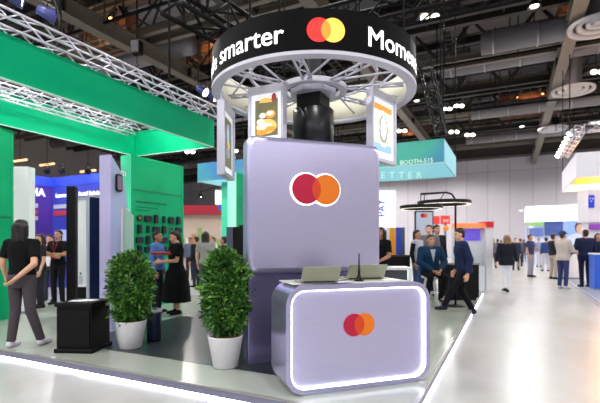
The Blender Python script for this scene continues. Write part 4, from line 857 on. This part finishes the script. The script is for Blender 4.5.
c_ = at(566, 16.8); wcn = thing('white_counter', 'low white counter in front of the two men by the aisle edge', 'counter', (c_.x, c_.y, .035), 26); k = 16.8 / FPX; MB().box((0, 0, .05), (26 * k, .6, hgt(252, 16.8) - .04)).build('body', WHITE, wcn); MB().box((-.02, -.02, hgt(252, 16.8) - .04), (26 * k + .02, .62, hgt(251, 16.8) - .03)).build('top', mat('pale_wood_top', '#d8cdbf', .4), wcn); MB().box((.03, .03, 0), (26 * k - .03, .57, .05)).build('plinth', STEELG, wcn)
# poster wall with portrait
c_ = at(566, 22); po_ = thing('portrait_board', 'large pale blue poster board showing a plain figure in pale clothes', 'poster', (c_.x, c_.y, 0), 26); k = 22 / FPX; z_ = lambda p: hgt(p, 22)
MB().box((0, 0, 0), (24 * k, .12, z_(221))).build('board', mat('pale_blue_board', '#8fb0e6', .5, emit=.25, noise=.15, scale=1), po_)
fg = MB(); fx = 14 * k
fg.prism([(fx + .28 * math.cos(t) * (1 if 0 < t < PI else .9), z_(228) + .34 * math.sin(t)) for t in [2 * PI * i / 20 for i in range(20)]], -.006, -.001, 0); fg.prism([(fx - .75, z_(248)), (fx + .75, z_(248)), (fx + .62, z_(236)), (fx + .2, z_(233)), (fx - .2, z_(233)), (fx - .62, z_(236))], -.008, -.002, 1); fg.prism([(fx + .2 * math.cos(t), z_(229) + .26 * math.sin(t)) for t in [2 * PI * i / 16 for i in range(16)]], -.010, -.006, 2)
fg.build('figure_print', [mat('print_hair', '#4a3b44', .6), mat('print_blouse', '#c9d3f0', .6, emit=.2), mat('print_skin', '#d9b3a6', .6)], po_)
# far white lit stand with green strip and blue panels
d = 30.0; c_ = at(526, d); k = d / FPX * .885; z_ = lambda p: hgt(p, d); fs_ = thing('far_lit_stand', 'far stand with a brilliant white lit header above green and dark blue panels', 'exhibition stand', (c_.x, c_.y, 0), 0)
MB().box((0, 0, z_(221.5)), (40 * k, 2.2, z_(206.5))).build('header_box', mat('brilliant_header', '#fdfdff', .5, emit=1.3, noise=0), fs_); MB().box((42 * k, 0, z_(220.5)), (64 * k, 2.2, z_(206))).build('header_box', mat('brilliant_header', '#fdfdff'), fs_)
MB().box((0, .2, 0), (62 * k, .4, z_(221.6))).build('back_wall', mat('pale_blue_wall', '#c2cbe6', .6), fs_); MB().box((0, .12, z_(225.5)), (18 * k, .2, z_(222.5))).build('green_strip', mat('fresh_green', '#8cc46a', .5, emit=.3), fs_)
MB().box((1 * k, .1, z_(236)), (17 * k, .2, z_(228))).build('blue_panel', mat('far_blue_a', '#5a6fae', .5, emit=.1, noise=.5, scale=3), fs_); MB().box((18.5 * k, .1, z_(235.5)), (36 * k, .2, z_(222))).build('blue_panel', mat('far_blue_b', '#3c5090', .5, emit=.1, noise=.6, scale=4), fs_); MB().box((.2, .15, 0), (.5, .2, z_(221.6))).build('white_post', WHITE, fs_)
c_ = at(521.5, 29); al_ = thing('arm_lamp', 'white curved arm lamp reaching out from the far lit stand', 'lamp', (c_.x, c_.y, 0), 26); MB().tube([(.45, 0, 0), (.45, 0, hgt(212, 29)), (.38, 0, hgt(208.5, 29)), (.1, 0, hgt(209.5, 29)), (-.05, 0, hgt(211, 29))], .05, 7).build('arm', WMET, al_); MB().ball((-.05, 0, hgt(211, 29)), (.14, .12, .08)).build('head', WHITE, al_); MB().lathe([(.25, 0), (.25, .04), (.05, .06)], c=(.45, 0, 0), n=20).build('base', WMET, al_)
# ------------------------------------------------------------------ roof steel, ducts, diffusers, lamps
STEEL = mat('roof_steel', '#6c645b', .6, .2, noise=.15, scale=2); STEELD = mat('dark_roof_steel', '#2a2624', .6, .2, noise=.2, scale=2); DUCT = mat('galvanised_duct', '#7b777d', .45, .3, noise=.15, scale=2); PIPE = mat('black_pipe', '#0e0d0e', .7, noise=.2, spec=.15)
def ibeam(mb, a, b, w, h):
    a, b = Vector(a), Vector(b); d = (b - a).normalized(); u = d.cross(Vector((0, 0, 1))).normalized(); v = Vector((0, 0, 1))
    for ox, oz, hw, hh in ((0, h / 2, w / 2, h * .07), (0, -h / 2, w / 2, h * .07), (0, 0, w * .10, h / 2)):
        c = [(-hw, -hh), (hw, -hh), (hw, hh), (-hw, hh)]
        mb.rings([[tuple(p + u * (ox + x) + v * (oz + z)) for x, z in c] for p in (a, b)], 0, False, True)
for k, (x, lb) in enumerate(((-20.3, 'long roof girder running down the hall above the purple and blue stand'), (-12.9, 'long roof girder running down the hall above the green fabric loop'), (-5.5, 'long roof girder running down the hall above the teal header'), (1.95, 'long brown roof girder running down the hall above the aisle'))):
    t = thing('roof_girder', lb, 'girder', (x, 22, 9.0), 0, 'long roof girders'); g = MB(); ibeam(g, (x, 5, 9.0), (x, 44.9, 9.0), .42, .50); g.build('girder', STEEL, t, True)
    for y in range(9, 45, 6): MB().box((x - .22, y - .03, 8.76), (x + .22, y + .03, 9.24)).cyl((x, y, 9.22), (x, y, 12.985), .05, n=6).build('hanger_plate', STEELD, t, True)
ordy = ['first', 'second', 'third', 'fourth', 'fifth', 'sixth', 'seventh', 'eighth', 'ninth']
for k, y in enumerate((9.0, 12.6, 16.4, 20.4, 24.6, 29, 33.6, 38.5)):
    t = thing('roof_truss', f'dark cross truss under the roof, {ordy[k]} counted from the hanging ring towards the back wall', 'truss', (-8, y, 10.4), 0, 'cross trusses under the roof')
    g = MB(); zb, zt_ = 9.55, 11.3
    for yy in (-.35, .35): ibeam(g, (-34, y + yy, zb), (18, y + yy, zb), .22, .26)
    ibeam(g, (-34, y, zt_), (18, y, zt_), .3, .3); g.build('chord', STEEL if k % 2 else STEELD, t, True)
    wv = MB(); n = 20
    for i in range(n):
        x0, x1 = -34 + 52 * i / n, -34 + 52 * (i + 1) / n; xm = (x0 + x1) / 2
        for yy in (-.35, .35): wv.cyl((x0, y + yy, zb), (xm, y, zt_), .05, n=6); wv.cyl((xm, y, zt_), (x1, y + yy, zb), .05, n=6)
        wv.cyl((x0, y - .35, zb), (x0, y + .35, zb), .04, n=5)
    wv.build('web', STEELD, t, True)
for k, (y, z, r_, x0, x1, lb) in enumerate(((13.9, 9.9, .40, -4, 17, 'thick round air duct crossing above the ring'), (18.2, 9.2, .42, -1, 17, 'round air duct with bright bands crossing the roof over the aisle'), (22.2, 10.1, .50, -3, 17, 'widest air duct crossing behind the white truss lamps'), (26.8, 9.0, .40, -2, 17, 'air duct crossing low over the teal header end'), (35.3, 9.4, .36, -3, 16, 'slim air duct crossing in front of the back wall'), (14.8, 10.2, .5, -30, -12.5, 'air duct crossing above the green stand'), (21.8, 9.3, .45, -32, -9, 'air duct crossing deep behind the green stand'), (32.2, 9.0, .4, -34, -10, 'slim air duct near the far end above the purple stand'))):
    t = thing('air_duct', lb, 'air duct', ((x0 + x1) / 2, y, z), 0, 'air ducts under the roof'); b = MB().cyl((x0, y, z), (x1, y, z), r_, n=18)
    n = int((x1 - x0) / 1.5); [b.cyl((x0 + 1.5 * i + .4, y, z), (x0 + 1.5 * i + .46, y, z), r_ + .03, n=18, m=1) for i in range(n)]; b.build('pipe', [DUCT, STEELG], t, True)
    each('hanger_rod', STEELD, t, [((x0 + 3 * i + 1, y, z + r_), (x0 + 3 * i + 1, y, 12.985)) for i in range(int((x1 - x0) / 3))], .03, 5, True)
for k, (y, z, x0, x1, w_, lb) in enumerate(((11.2, 11.0, -2.3, 2.5, 1.5, 'flat grey insulated duct section over the aisle, the one beside the hanging ring'), (17.3, 11.2, -2.3, 1.4, 1.2, 'flat grey insulated duct section over the aisle, the one further down the hall'), (13.6, 11.2, -22, -10.5, 1.7, 'flat grey insulated duct section above the green stand, first of two'), (19.2, 11.3, -26, -10, 1.7, 'flat grey insulated duct section above the green stand, second of two'))):
    t = thing('flat_duct', lb, 'air duct', ((x0 + x1) / 2, y, z), 0, 'flat insulated ducts'); q = MB().box((x0, y - w_ / 2, z - .25), (x1, y + w_ / 2, z + .25), bev=.04); FOIL = (mat('insulation_foil', '#8a878c', .5, .2, noise=.2, scale=1.5))
    [q.box((x0 + 1.3 * i, y - w_ / 2 - .03, z - .29), (x0 + 1.3 * i + .09, y + w_ / 2 + .03, z + .27), 1) for i in range(1, int((x1 - x0) / 1.3))]; q.build('casing', [FOIL, STEELD], t, True); each('hanger_rod', STEELD, t, [((x, y, z + .25), (x, y, 12.985)) for x in (x0 + 1, (x0 + x1) / 2, x1 - 1)], .03, 5, True)
for k, (y, z, x0, x1) in enumerate(((10.3, 9.3, -2, 12), (12.15, 8.9, -1, 14), (14.6, 8.9, -2, 15), (19.2, 9.0, -3, 16), (25.2, 8.7, -4, 16), (10.6, 9.2, -18, -6), (15.8, 8.9, -24, -8), (21, 8.8, -26, -10))):
    t = thing('sprinkler_pipe', f'thin black sprinkler pipe crossing {"over the aisle" if x0 > -6 else "above the green stand"}, {ordy[k if k < 5 else k - 5]} from the ring', 'pipe', ((x0 + x1) / 2, y, z), 0, 'black sprinkler pipes'); MB().cyl((x0, y, z), (x1, y, z), .06, n=7).build('pipe', PIPE, t, True); each('hanger_rod', PIPE, t, [((x0 + 2.8 * i + .5, y, z), (x0 + 2.8 * i + .5, y, 12.985)) for i in range(int((x1 - x0) / 2.8))], .025, 5, True)
for k, (px, py, w_, lb) in enumerate(((598, 28, 1.75, 'large round ceiling diffuser at the picture corner'), (573, 92, 1.8, 'large round ceiling diffuser in the middle of three over the aisle'), (553, 130, 1.65, 'large round ceiling diffuser over the aisle, the one by the back wall'))):
    d = FPX * 7.1 / (HY - py); p = at(px, d, 8.5); t = thing('roof_vent_diffuser', lb, 'air diffuser', p, 0, 'round ceiling diffusers'); r_ = w_ / 2; dm_ = mat('diffuser_paint', '#bdb9bd', .45, noise=.03)
    for j in range(3): MB().lathe([(r_ * (1 - .30 * j), .12 + .05 * j), (r_ * (1 - .30 * j) - .02, .0 + .05 * j), (r_ * (1 - .30 * j) - .17, .10 + .05 * j), (r_ * (1 - .30 * j) - .15, .14 + .05 * j), (r_ * (1 - .30 * j), .12 + .05 * j)], n=40, cap=False).build('ring_vane', dm_, t)
    MB().lathe([(r_ * .22, .18), (.02, .14), (.02, .2)], n=24).build('hub', dm_, t); MB().cyl((0, 0, .2), (0, 0, 4.48), .36, n=20).build('neck', mat('dark_duct', '#4c484a', .5), t)
# catwalks lit in amber
for k, (px, py, d, n, lb) in enumerate(((206, 46, 21, 3, 'steel catwalk cage lit amber beside the hanging ring'), (96, 33, 17, 3, 'steel catwalk cage lit amber above the green truss'), (372, 38, 24, 3, 'steel catwalk cage lit amber behind the hanging ring'), (592, 9, 17, 2, 'steel catwalk cage lit amber at the picture corner'), (530, 102, 26, 3, 'steel catwalk cage lit amber over the aisle beside the girder'), (408, 136, 34, 3, 'steel catwalk cage lit amber above the teal header'))):
    p = at(px, d, hgt(py, d)); t = thing('catwalk_cage', lb, 'catwalk', p, 0, 'amber catwalks'); s_ = MB()
    for i in range(2 * n + 1):
        x = (i - n) * .55
        for y in (-.5, .5): s_.cyl((x, y, -.6), (x, y, .7), .03, n=5)
        s_.cyl((x, -.5, -.6), (x, .5, -.6), .03, n=5)
    for z in (-.6, -.15, .3, .7):
        for y in (-.5, .5): s_.cyl((-n * .55, y, z), (n * .55, y, z), .035, n=5)
    s_.build('rail_frame', STEEL, t); MB().box((-n * .55, .55, -.7), (n * .55, .62, .8)).build('back_sheet', mat('rust_primer_sheet', '#6a4230', .7, noise=.2), t); each('hanger_rod', STEELD, t, [((x, -.5, .7), (x, -.5, 12.985 - p.z)) for x in (-n * .55, n * .55)], .03, 5)
    [MB().ball((x, .1, .45), .06).build('bulb', mat('amber_glow', '#ffb060', .5, emit=12, noise=0), t) for x in (-.7, .7)]; lamp('POINT', 'catwalk_light', p + Vector((0, 0, .2)), 45, (1, .50, .20), .1)
# high bay lamps: grid added to light the hall, rows behind the camera unseen
HB_ = mat('bay_lamp_glow', '#fffbe8', .5, emit=9, noise=0); n_ = 0
def bay(p, label, power, cluster=False):
    t = thing('added_bay_lamp', label, 'hall lamp', p, 0, 'added high bay lamps')
    MB().lathe([(.07, .26), (.08, .24), (.19, .03), (.20, .0), (.19, .0), (.08, .2)], n=20).build('reflector', mat('lamp_reflector', '#3a3a3d', .4, .4), t)
    MB().lathe([(.001, .02), (.12, .02), (.12, .05), (.001, .05)], n=16).build('bulb', HB_, t); MB().cyl((0, 0, .26), (0, 0, 12.985 - p[2]), .02, n=5).build('stem', STEELD, t)
    l = lamp('SPOT', 'added_bay_light', Vector(p) + Vector((0, 0, -.02)), power, (1.0, .97, .95), .25, None, 165, .35)
POWER = 1000
cells = []
for i, x in enumerate((-21, -12.5, -5.2, 1.2, 8.5, 16)):
    for j, y in enumerate((-12, -5, 1.5, 8.5, 15.5, 23, 31, 39)):
        cells.append((x + (.8 if j % 2 else -.5), y))
for k, (x, y) in enumerate(cells):
    c, r_ = divmod(k, 8); bay((x, y, 8.9), f'added hall lamp, {ordy[r_]} along the {ordy[c]} lamp line from the green stand side', POWER * (1.4 if x < -9 else 1.0) * (1.8 if y > 20 else 1.0))
for k, (px, py, lb) in enumerate(((430, 17, 'cluster of four small bright lamps over the ring edge'), (447, 109, 'pair of small roof lamps above the teal header, lower one'), (459, 106, 'pair of small roof lamps above the teal header, higher one'), (454, 132, 'bright lamp low over the teal header end'), (402, 131, 'bright lamp behind the hanging dial screen'), (470, 135, 'bright lamp in front of the back wall cap'), (597, 123, 'bright lamp beyond the white truss at the picture edge'), (598, 72, 'square bright lamp at the picture edge'), (233, 151, 'bright lamp seen between ring and green header'), (190, 152, 'bright lamp seen behind the green loop corner'))):
    d = FPX * 7.4 / (HY - py) if py < 100 else 26; p = at(px, d, hgt(py, d)); t = thing('roof_lamp', lb, 'roof lamp', p, 26, 'small roof lamps')
    for j in range(4 if k == 0 else 2): MB().ball(((j % 2 - .5) * .34, (j // 2) * .3, (j // 2) * .16), (.13, .13, .09), 10, 6).build('bulb', HB_, t)
    MB().box((-.35, -.1, .08), (.35, .4, .16)).build('tray', STEELD, t); MB().cyl((0, .1, .16), (0, .1, 12.985 - p.z), .02, n=5).build('stem', STEELD, t)
# amber tube lamps far left
for k, (px, py) in enumerate(((20, 160.5), (47, 164.5), (88, 171))):
    d = 30; p = at(px, d, hgt(py, d)); t = thing('hanging_tube_lamp', f'{ordn[k]} of three amber tube lamps under the roof beyond the purple stand', 'tube lamp', p, 0, 'amber tube lamps'); MB().cyl((-.75, 0, 0), (.75, 0, 0), .07, n=8).build('tube', mat('amber_tube', '#ffb884', .5, emit=2.6, noise=0), t); MB().box((-.8, -.05, .07), (.8, .05, .11)).build('housing', STEELD, t); MB().cyl((0, 0, .14), (0, 0, 12.985 - p.z), .02, n=5).build('stem', STEELD, t)
# black rig above the ring
truss('hanging_truss', 'black rigging truss beside the ring on the green stand side', (-4.05, 4.4, 4.75), (-3.65, 7.4, 4.75), .42, .42, .035, PIPE, hang=(.2, .8)); truss('hanging_truss', 'black rigging truss crossing behind the top of the ring', (-3.5, 7.2, 5.35), (1.2, 7.2, 5.35), .42, .42, .032, PIPE, hang=(.2, .8))
ordq = ordy + ['tenth', 'eleventh', 'twelfth', 'thirteenth', 'fourteenth', 'fifteenth']
for k in range(15):
    y = 8 + 2.45 * k
    t = thing('roof_purlin', f'thin dark roof purlin, {ordq[k]} from the hanging ring towards the back wall', 'purlin', (-9, y, 12.55), 0, 'roof purlins'); q = MB(); ibeam(q, (-36, y, 12.55), (10, y, 12.55), .16, .34); q.build('beam', STEELD, t, True)
for k, (x, lb) in enumerate(((-9.0, 'ladder cable tray running down the hall over the teal header'), (-16.6, 'ladder cable tray running down the hall over the purple stand'), (-2.8, 'ladder cable tray running down the hall over the stand edge'), (6.6, 'ladder cable tray running down the hall beyond the brown girder'))):
    t = thing('cable_tray', lb, 'cable tray', (x, 25, 11.6), 0, 'cable trays under the roof'); q = MB()
    for sx in (-.22, .22): q.box((x + sx - .02, 7, 11.63), (x + sx + .02, 44.5, 11.75))
    for j in range(75): q.box((x - .2, 7.2 + .5 * j, 11.65), (x + .2, 7.26 + .5 * j, 11.68))
    q.build('ladder', STEEL, t, True); q = MB(); [q.tube([(x + ox, 7 + 3.75 * j, 11.72 + .02 * ((j * 7 + i) % 3)) for j in range(11)], .03, 5) for i, ox in enumerate((-.12, -.03, .07, .14))]; q.build('cable', PIPE, t, True)
# chain hoists
for k, (px, py, d, lb) in enumerate(((137, 48, 14, 'black chain hoist above the green truss'), (437, 97, 16, 'black chain hoist over the teal header'), (556, 121, 26, 'black chain hoist next to the far diffuser'))):
    p = at(px, d, hgt(py, d)); t = thing('hanging_hoist', lb, 'hoist', p, 15, 'chain hoists'); MB().box((-.16, -.14, -.22), (.16, .14, .22), bev=.04).build('motor', PIPE, t); MB().cyl((0, 0, .22), (0, 0, 12.985 - p.z), .025, n=5).build('chain', PIPE, t); MB().tube([(0, 0, -.22), (0, 0, -.5), (.05, 0, -.56), (.0, 0, -.62), (-.05, 0, -.56)], .02, 6).build('hook', PIPE, t)
# stand lamps that wash the counter and tower from the near truss line
# ------------------------------------------------------------------ people (feet on the floor points the photograph shows)
FL = lambda px, d, z=0.0: at(px, d, z)
def lanyard(c):
    def f(root, up, s):
        q = MB(); q.tube([up((-.05, -.085, 1.42)), up((-.03, -.135, 1.28)), up((0, -.14, 1.14)), up((.03, -.135, 1.28)), up((.05, -.085, 1.42))], .007 * s, 5); q.box(up((-.04, -.150, 1.04)), up((.04, -.140, 1.14))); q.build('lanyard', cloth(c), root)
    return f
def shirt_front(c):
    def f(root, up, s):
        q = MB(); q.prism([(-.055 * s, 0), (0, -.26 * s), (.055 * s, 0)], -.012, .0, M=Matrix.Translation(up((0, -.125, 1.40))) @ Matrix.Rotation(R(-9), 4, 'X')); q.build('shirt_front', cloth(c), root)
    return f
p = FL(22, 5.42, PH)
person('woman in black tee and grey trousers standing with her back turned at the green stand', p, 112, 1.60, 'tee', '#0e0e11', 'trousers', '#4a444a', '#cfc6d6', 'bob', '#120f0e', 'light',
       armL=((.26, .02, 1.13), (.30, -.10, .92)), armR=((.27, .14, 1.12), (.06, .20, .93)), legL=((.10, -.01, .49), (.14, .02, .075)), legR=((.12, .0, .49), (.17, -.14, .075)), hem=.97, wide=1.05, vox=.008)
person('woman in black with folded arms facing out beside the slim black totem', FL(58, 9.3, PH), 290, 1.60, 'tee', '#131317', 'trousers', '#1d1d22', hair='tied', skin='mid', armL=((.22, -.08, 1.14), (-.06, -.24, 1.16)), armR=((.22, -.08, 1.14), (-.08, -.22, 1.10)), extras=lanyard('#b03040'))
person('woman with long hair looking aside between the woman in black tee and the totem', FL(40, 8.8, PH), 250, 1.50, 'tee', '#26262c', 'trousers', '#2a2a33', hair='long', hair_col='#3a2418', skin='light', head=(30, 5))
person('visitor in white shirt behind the two women by the purple stand', FL(49.5, 10.6), 300, 1.62, 'long', '#dcd6dc', 'trousers', '#3a3d4c', hair='short', skin='mid')
person('visitor in pale coat walking by the purple and blue stand', FL(36, 11.5), 330, 1.60, 'long', '#b9a9b4', 'trousers', '#2c2c38', hair='bob', skin='mid')
person('woman in long black dress holding a red folder in front of the green wall', FL(176, 8.0, PH), 238, 1.54, 'dress', '#0a0a0c', 'none', shoes='#0f0f12', hair='tied', skin='light', wide=1.40, head=(-10, 14), dress_hem=.26,
       armL=((.25, -.06, 1.10), (.05, -.30, 1.08)), armR=((.25, -.05, 1.10), (.10, -.33, 1.05)), vox=.008, sleeve='short')
hp = FL(161, 7.62); fo = thing('red_folder', 'red and tan open folder held by the woman in the long black dress', 'folder', (hp.x, hp.y, hgt(254, 7.62)), 35)
MB().box((-.17, -.11, 0), (.17, .11, .012), M=Matrix.Rotation(R(-12), 4, 'X')).build('cover', mat('red_cover', '#c2262e', .5), fo); MB().box((-.16, -.10, .013), (.16, .10, .02), M=Matrix.Rotation(R(-12), 4, 'X')).build('pages', mat('tan_pages', '#b98d74', .6, noise=.2), fo)
person('man in blue shirt with short dark hair beside the green wall of devices', FL(157.5, 8.15, PH), 20, 1.54, 'long', '#4f74b4', 'trousers', '#20242e', hair='short', skin='tan')
person('woman with long brown hair in a grey top seen from behind beyond the second shrub', FL(206, 11.0), 110, 1.72, 'tee', '#8d8a88', 'trousers', '#55565e', hair='long', hair_col='#2a1a12', skin='light')
person('person in dark clothes standing by the mint pillar beyond the equipment case', FL(223.5, 11.5), 200, 1.60, 'long', '#1b1c22', 'trousers', '#20212a', hair='short', skin='tan')
person('visitor in grey blue shirt far behind the second shrub', FL(190, 17), 290, 1.66, 'long', '#5c6478', 'trousers', '#2b2d36', hair='short', skin='tan', vox=.014)
person('visitor in black seen between the green wall and the long haired woman', FL(196, 14), 180, 1.64, 'long', '#22222a', 'trousers', '#2d2f3c', hair='short', skin='mid', vox=.014)
person('visitor in white shirt near the red fascia stand', FL(213, 18), 250, 1.68, 'long', '#e1dcd8', 'trousers', '#7a7f90', hair='short', skin='mid', vox=.014)
# middle right
person('person in black with a red lanyard half hidden behind the lavender panel', FL(380.5, 8.3, PH), 250, 1.62, 'tee', '#111115', 'trousers', '#15151a', hair='bob', skin='tan', extras=lanyard('#b0243a'), sleeve='short', armL=((.22, -.03, 1.12), (.12, -.22, 1.02)))
person('woman in grey waistcoat with black sleeves and jeans behind the reception counter', FL(417.5, 10.4, PH), 340, 1.64, 'vest', '#b9bcc8', 'trousers', '#3f5a84', hair='tied', skin='mid', armL=((.22, -.02, 1.12), (.16, -.20, 1.02)))
st_p = FL(430, 9.25, PH)
SIT = dict(dz=-.22, legL=((.17, -.40, .60), (.14, -.22, .17)), legR=((.14, -.42, .63), (.17, -.30, .25)))
person('seated man in blue jacket and black trousers on a white bar stool', Vector((st_p.x, st_p.y, PH)), 300, 1.72, 'jacket', '#133450', 'trousers', '#131319', hair='short', hair_col='#2a2422', skin='mid', wide=1.12, vox=.008, hem=.93,
       armL=((.27, -.10, 1.14), (.10, -.34, .99)), armR=((.27, -.10, 1.14), (.06, -.35, .97)), lean=4, extras=shirt_front('#aab4c6'), **SIT)
so = thing('bar_stool', 'white bar stool with foot ring under the man in the blue jacket', 'stool', (st_p.x, st_p.y, PH), 20); SH_ = .615
MB().lathe([(.16, SH_ - .05), (.185, SH_ - .03), (.185, SH_ - .005), (.17, SH_)], n=28).build('seat', WHITE, so)
for k in range(4):
    a = PI / 4 + PI / 2 * k; MB().capsule((.12 * math.cos(a), .12 * math.sin(a), SH_ - .05), (.21 * math.cos(a), .21 * math.sin(a), .015), .016, .014).build('leg', WHITE, so)
fr_ = MB(); fr_.tube([(.172 * math.cos(2 * PI * i / 28), .172 * math.sin(2 * PI * i / 28), .26) for i in range(29)], .010, 6); fr_.build('foot_ring', WHITE, so)
person('tall man with dark hair in a grey shirt behind the seated man', FL(429, 10.9, PH), 280, 1.78, 'long', '#6f6a70', 'trousers', '#2b2c34', hair='short', skin='light')
person('man in a dark top beside the tall man behind the seated man', FL(437, 11.4, PH), 310, 1.80, 'long', '#1c1d24', 'trousers', '#2b2c34', hair='short', skin='mid')
w_p = at(464, 8.45); 
person('man in navy jacket walking with long strides along the stand edge', Vector((w_p.x, w_p.y, .0)), 203, 1.76, 'jacket', '#1d2848', 'trousers', '#14161f', '#1c2430', 'short', '#120f0d', 'light', lean=7, dz=-.045, vox=.008, hem=.84, head=(4, 6),
       armL=((.23, .06, 1.10), (.24, -.02, .85)), armR=((.24, .06, 1.12), (.23, -.10, .90)), legL=((.10, -.23, .53), (.10, -.40, .19)), legR=((.09, -.02, .47), (.10, .20, .085)))
# aisle and right side
person('woman in black jacket and white trousers walking away down the aisle', FL(506.5, 12.5), 112, 1.66, 'jacket', '#20222c', 'trousers', '#e4e2ea', '#191a20', 'long', '#8a6a48', 'light', hem=.80, wide=1.08, armL=((.26, .0, 1.12), (.27, -.06, .9)), armR=((.26, .02, 1.12), (.30, .02, .9)), legL=((.07, -.03, .49), (.06, .06, .12)), legR=((.07, -.03, .49), (.05, -.06, .075)), vox=.009)
person('man in navy shirt and grey trousers standing in the middle of the aisle', FL(530.5, 18.3), 330, 1.80, 'tee', '#343f68', 'trousers', '#8e90a0', hair='short', skin='mid', vox=.012, armL=((.24, -.02, 1.12), (.10, -.25, 1.08)))
person('man in black shirt and sand trousers leaning to the cap wearer', FL(553.5, 17.2), 40, 1.80, 'long', '#23232c', 'trousers', '#a99f94', hair='short', skin='mid', vox=.012, armL=((.24, -.1, 1.12), (.20, -.30, 1.06)))
person('man with navy cap, beige jacket and blue jeans at the white counter', FL(563, 13.5, .0), 45, 1.80, 'jacket', '#b9b1aa', 'trousers', '#39406c', '#d3d3da', 'short', '#2a2420', 'mid', hem=.84, wide=1.1, cap='#2c3566', vox=.009, armL=((.25, -.12, 1.14), (.20, -.36, 1.10)), armR=((.25, -.08, 1.12), (.18, -.32, 1.06)))
person('man in dark navy suit seen from behind on the blue grey carpet', FL(585, 13.7, .035), 112, 1.82, 'jacket', '#1d2340', 'trousers', '#262338', '#17151c', 'short', '#14110f', 'mid', hem=.80, wide=1.16, vox=.009, armL=((.27, -.02, 1.12), (.28, -.18, .98)), armR=((.27, -.02, 1.12), (.26, -.16, .96)))
cr = [(487.5, 21, 1.72, '#3a3f5c', '#2e3348', 30, 'in slate jacket beside the red corner block'), (493, 25, 1.70, '#6a6470', '#3a3a44', 290, 'in mauve top beyond the woman in the black jacket'), (497.5, 29, 1.74, '#2b2d3a', '#30323c', 110, 'in charcoal far down the aisle beside the white booth'), (515.5, 23, 1.72, '#2e3144', '#3c4052', 285, 'in dark blue standing next to the aisle woman'), (520, 27, 1.74, '#54586c', '#2c2e3a', 120, 'in steel blue far down the aisle'), (524, 33, 1.76, '#23242e', '#3c3e4a', 300, 'in black by the far arm lamp'),
      (539, 26, 1.74, '#8a90ae', '#c9c9d2', 290, 'in pale blue shirt and light trousers'), (546, 22, 1.74, '#34487e', '#b4b4c0', 110, 'in royal blue beside the man in black shirt'), (541.5, 31, 1.7, '#9aa0b4', '#43485c', 20, 'in grey near the dark blue panels'), (511, 34, 1.72, '#4c4654', '#2c2c36', 290, 'in plum at the end of the aisle'), (501, 36, 1.72, '#5a5f78', '#33343f', 100, 'in blue grey at the end of the aisle'), (574, 24, 1.70, '#7a86b4', '#4c5270', 290, 'in soft blue in front of the portrait board'), (536, 35, 1.70, '#3c4260', '#2c2f40', 250, 'in indigo by the far stand'), (598, 14.4, 1.72, '#20263c', '#23242e', 280, 'in dark blue beside the bright blue counter')]
for i, (px, d, h_, c1, c2, fa, lb) in enumerate(cr):
    person('distant visitor ' + lb, FL(px, d, .035 if px > 570 else 0), fa, h_, 'long' if i % 3 else 'jacket', c1, 'trousers', c2, hair='bob' if i % 4 == 1 else 'short', skin=('light', 'mid', 'tan')[i % 3], vox=.018, face=False, group='distant visitors down the aisle', legL=((.10, -.05, .49), (.12, -.08, .075)) if i % 2 else LEG_STAND)
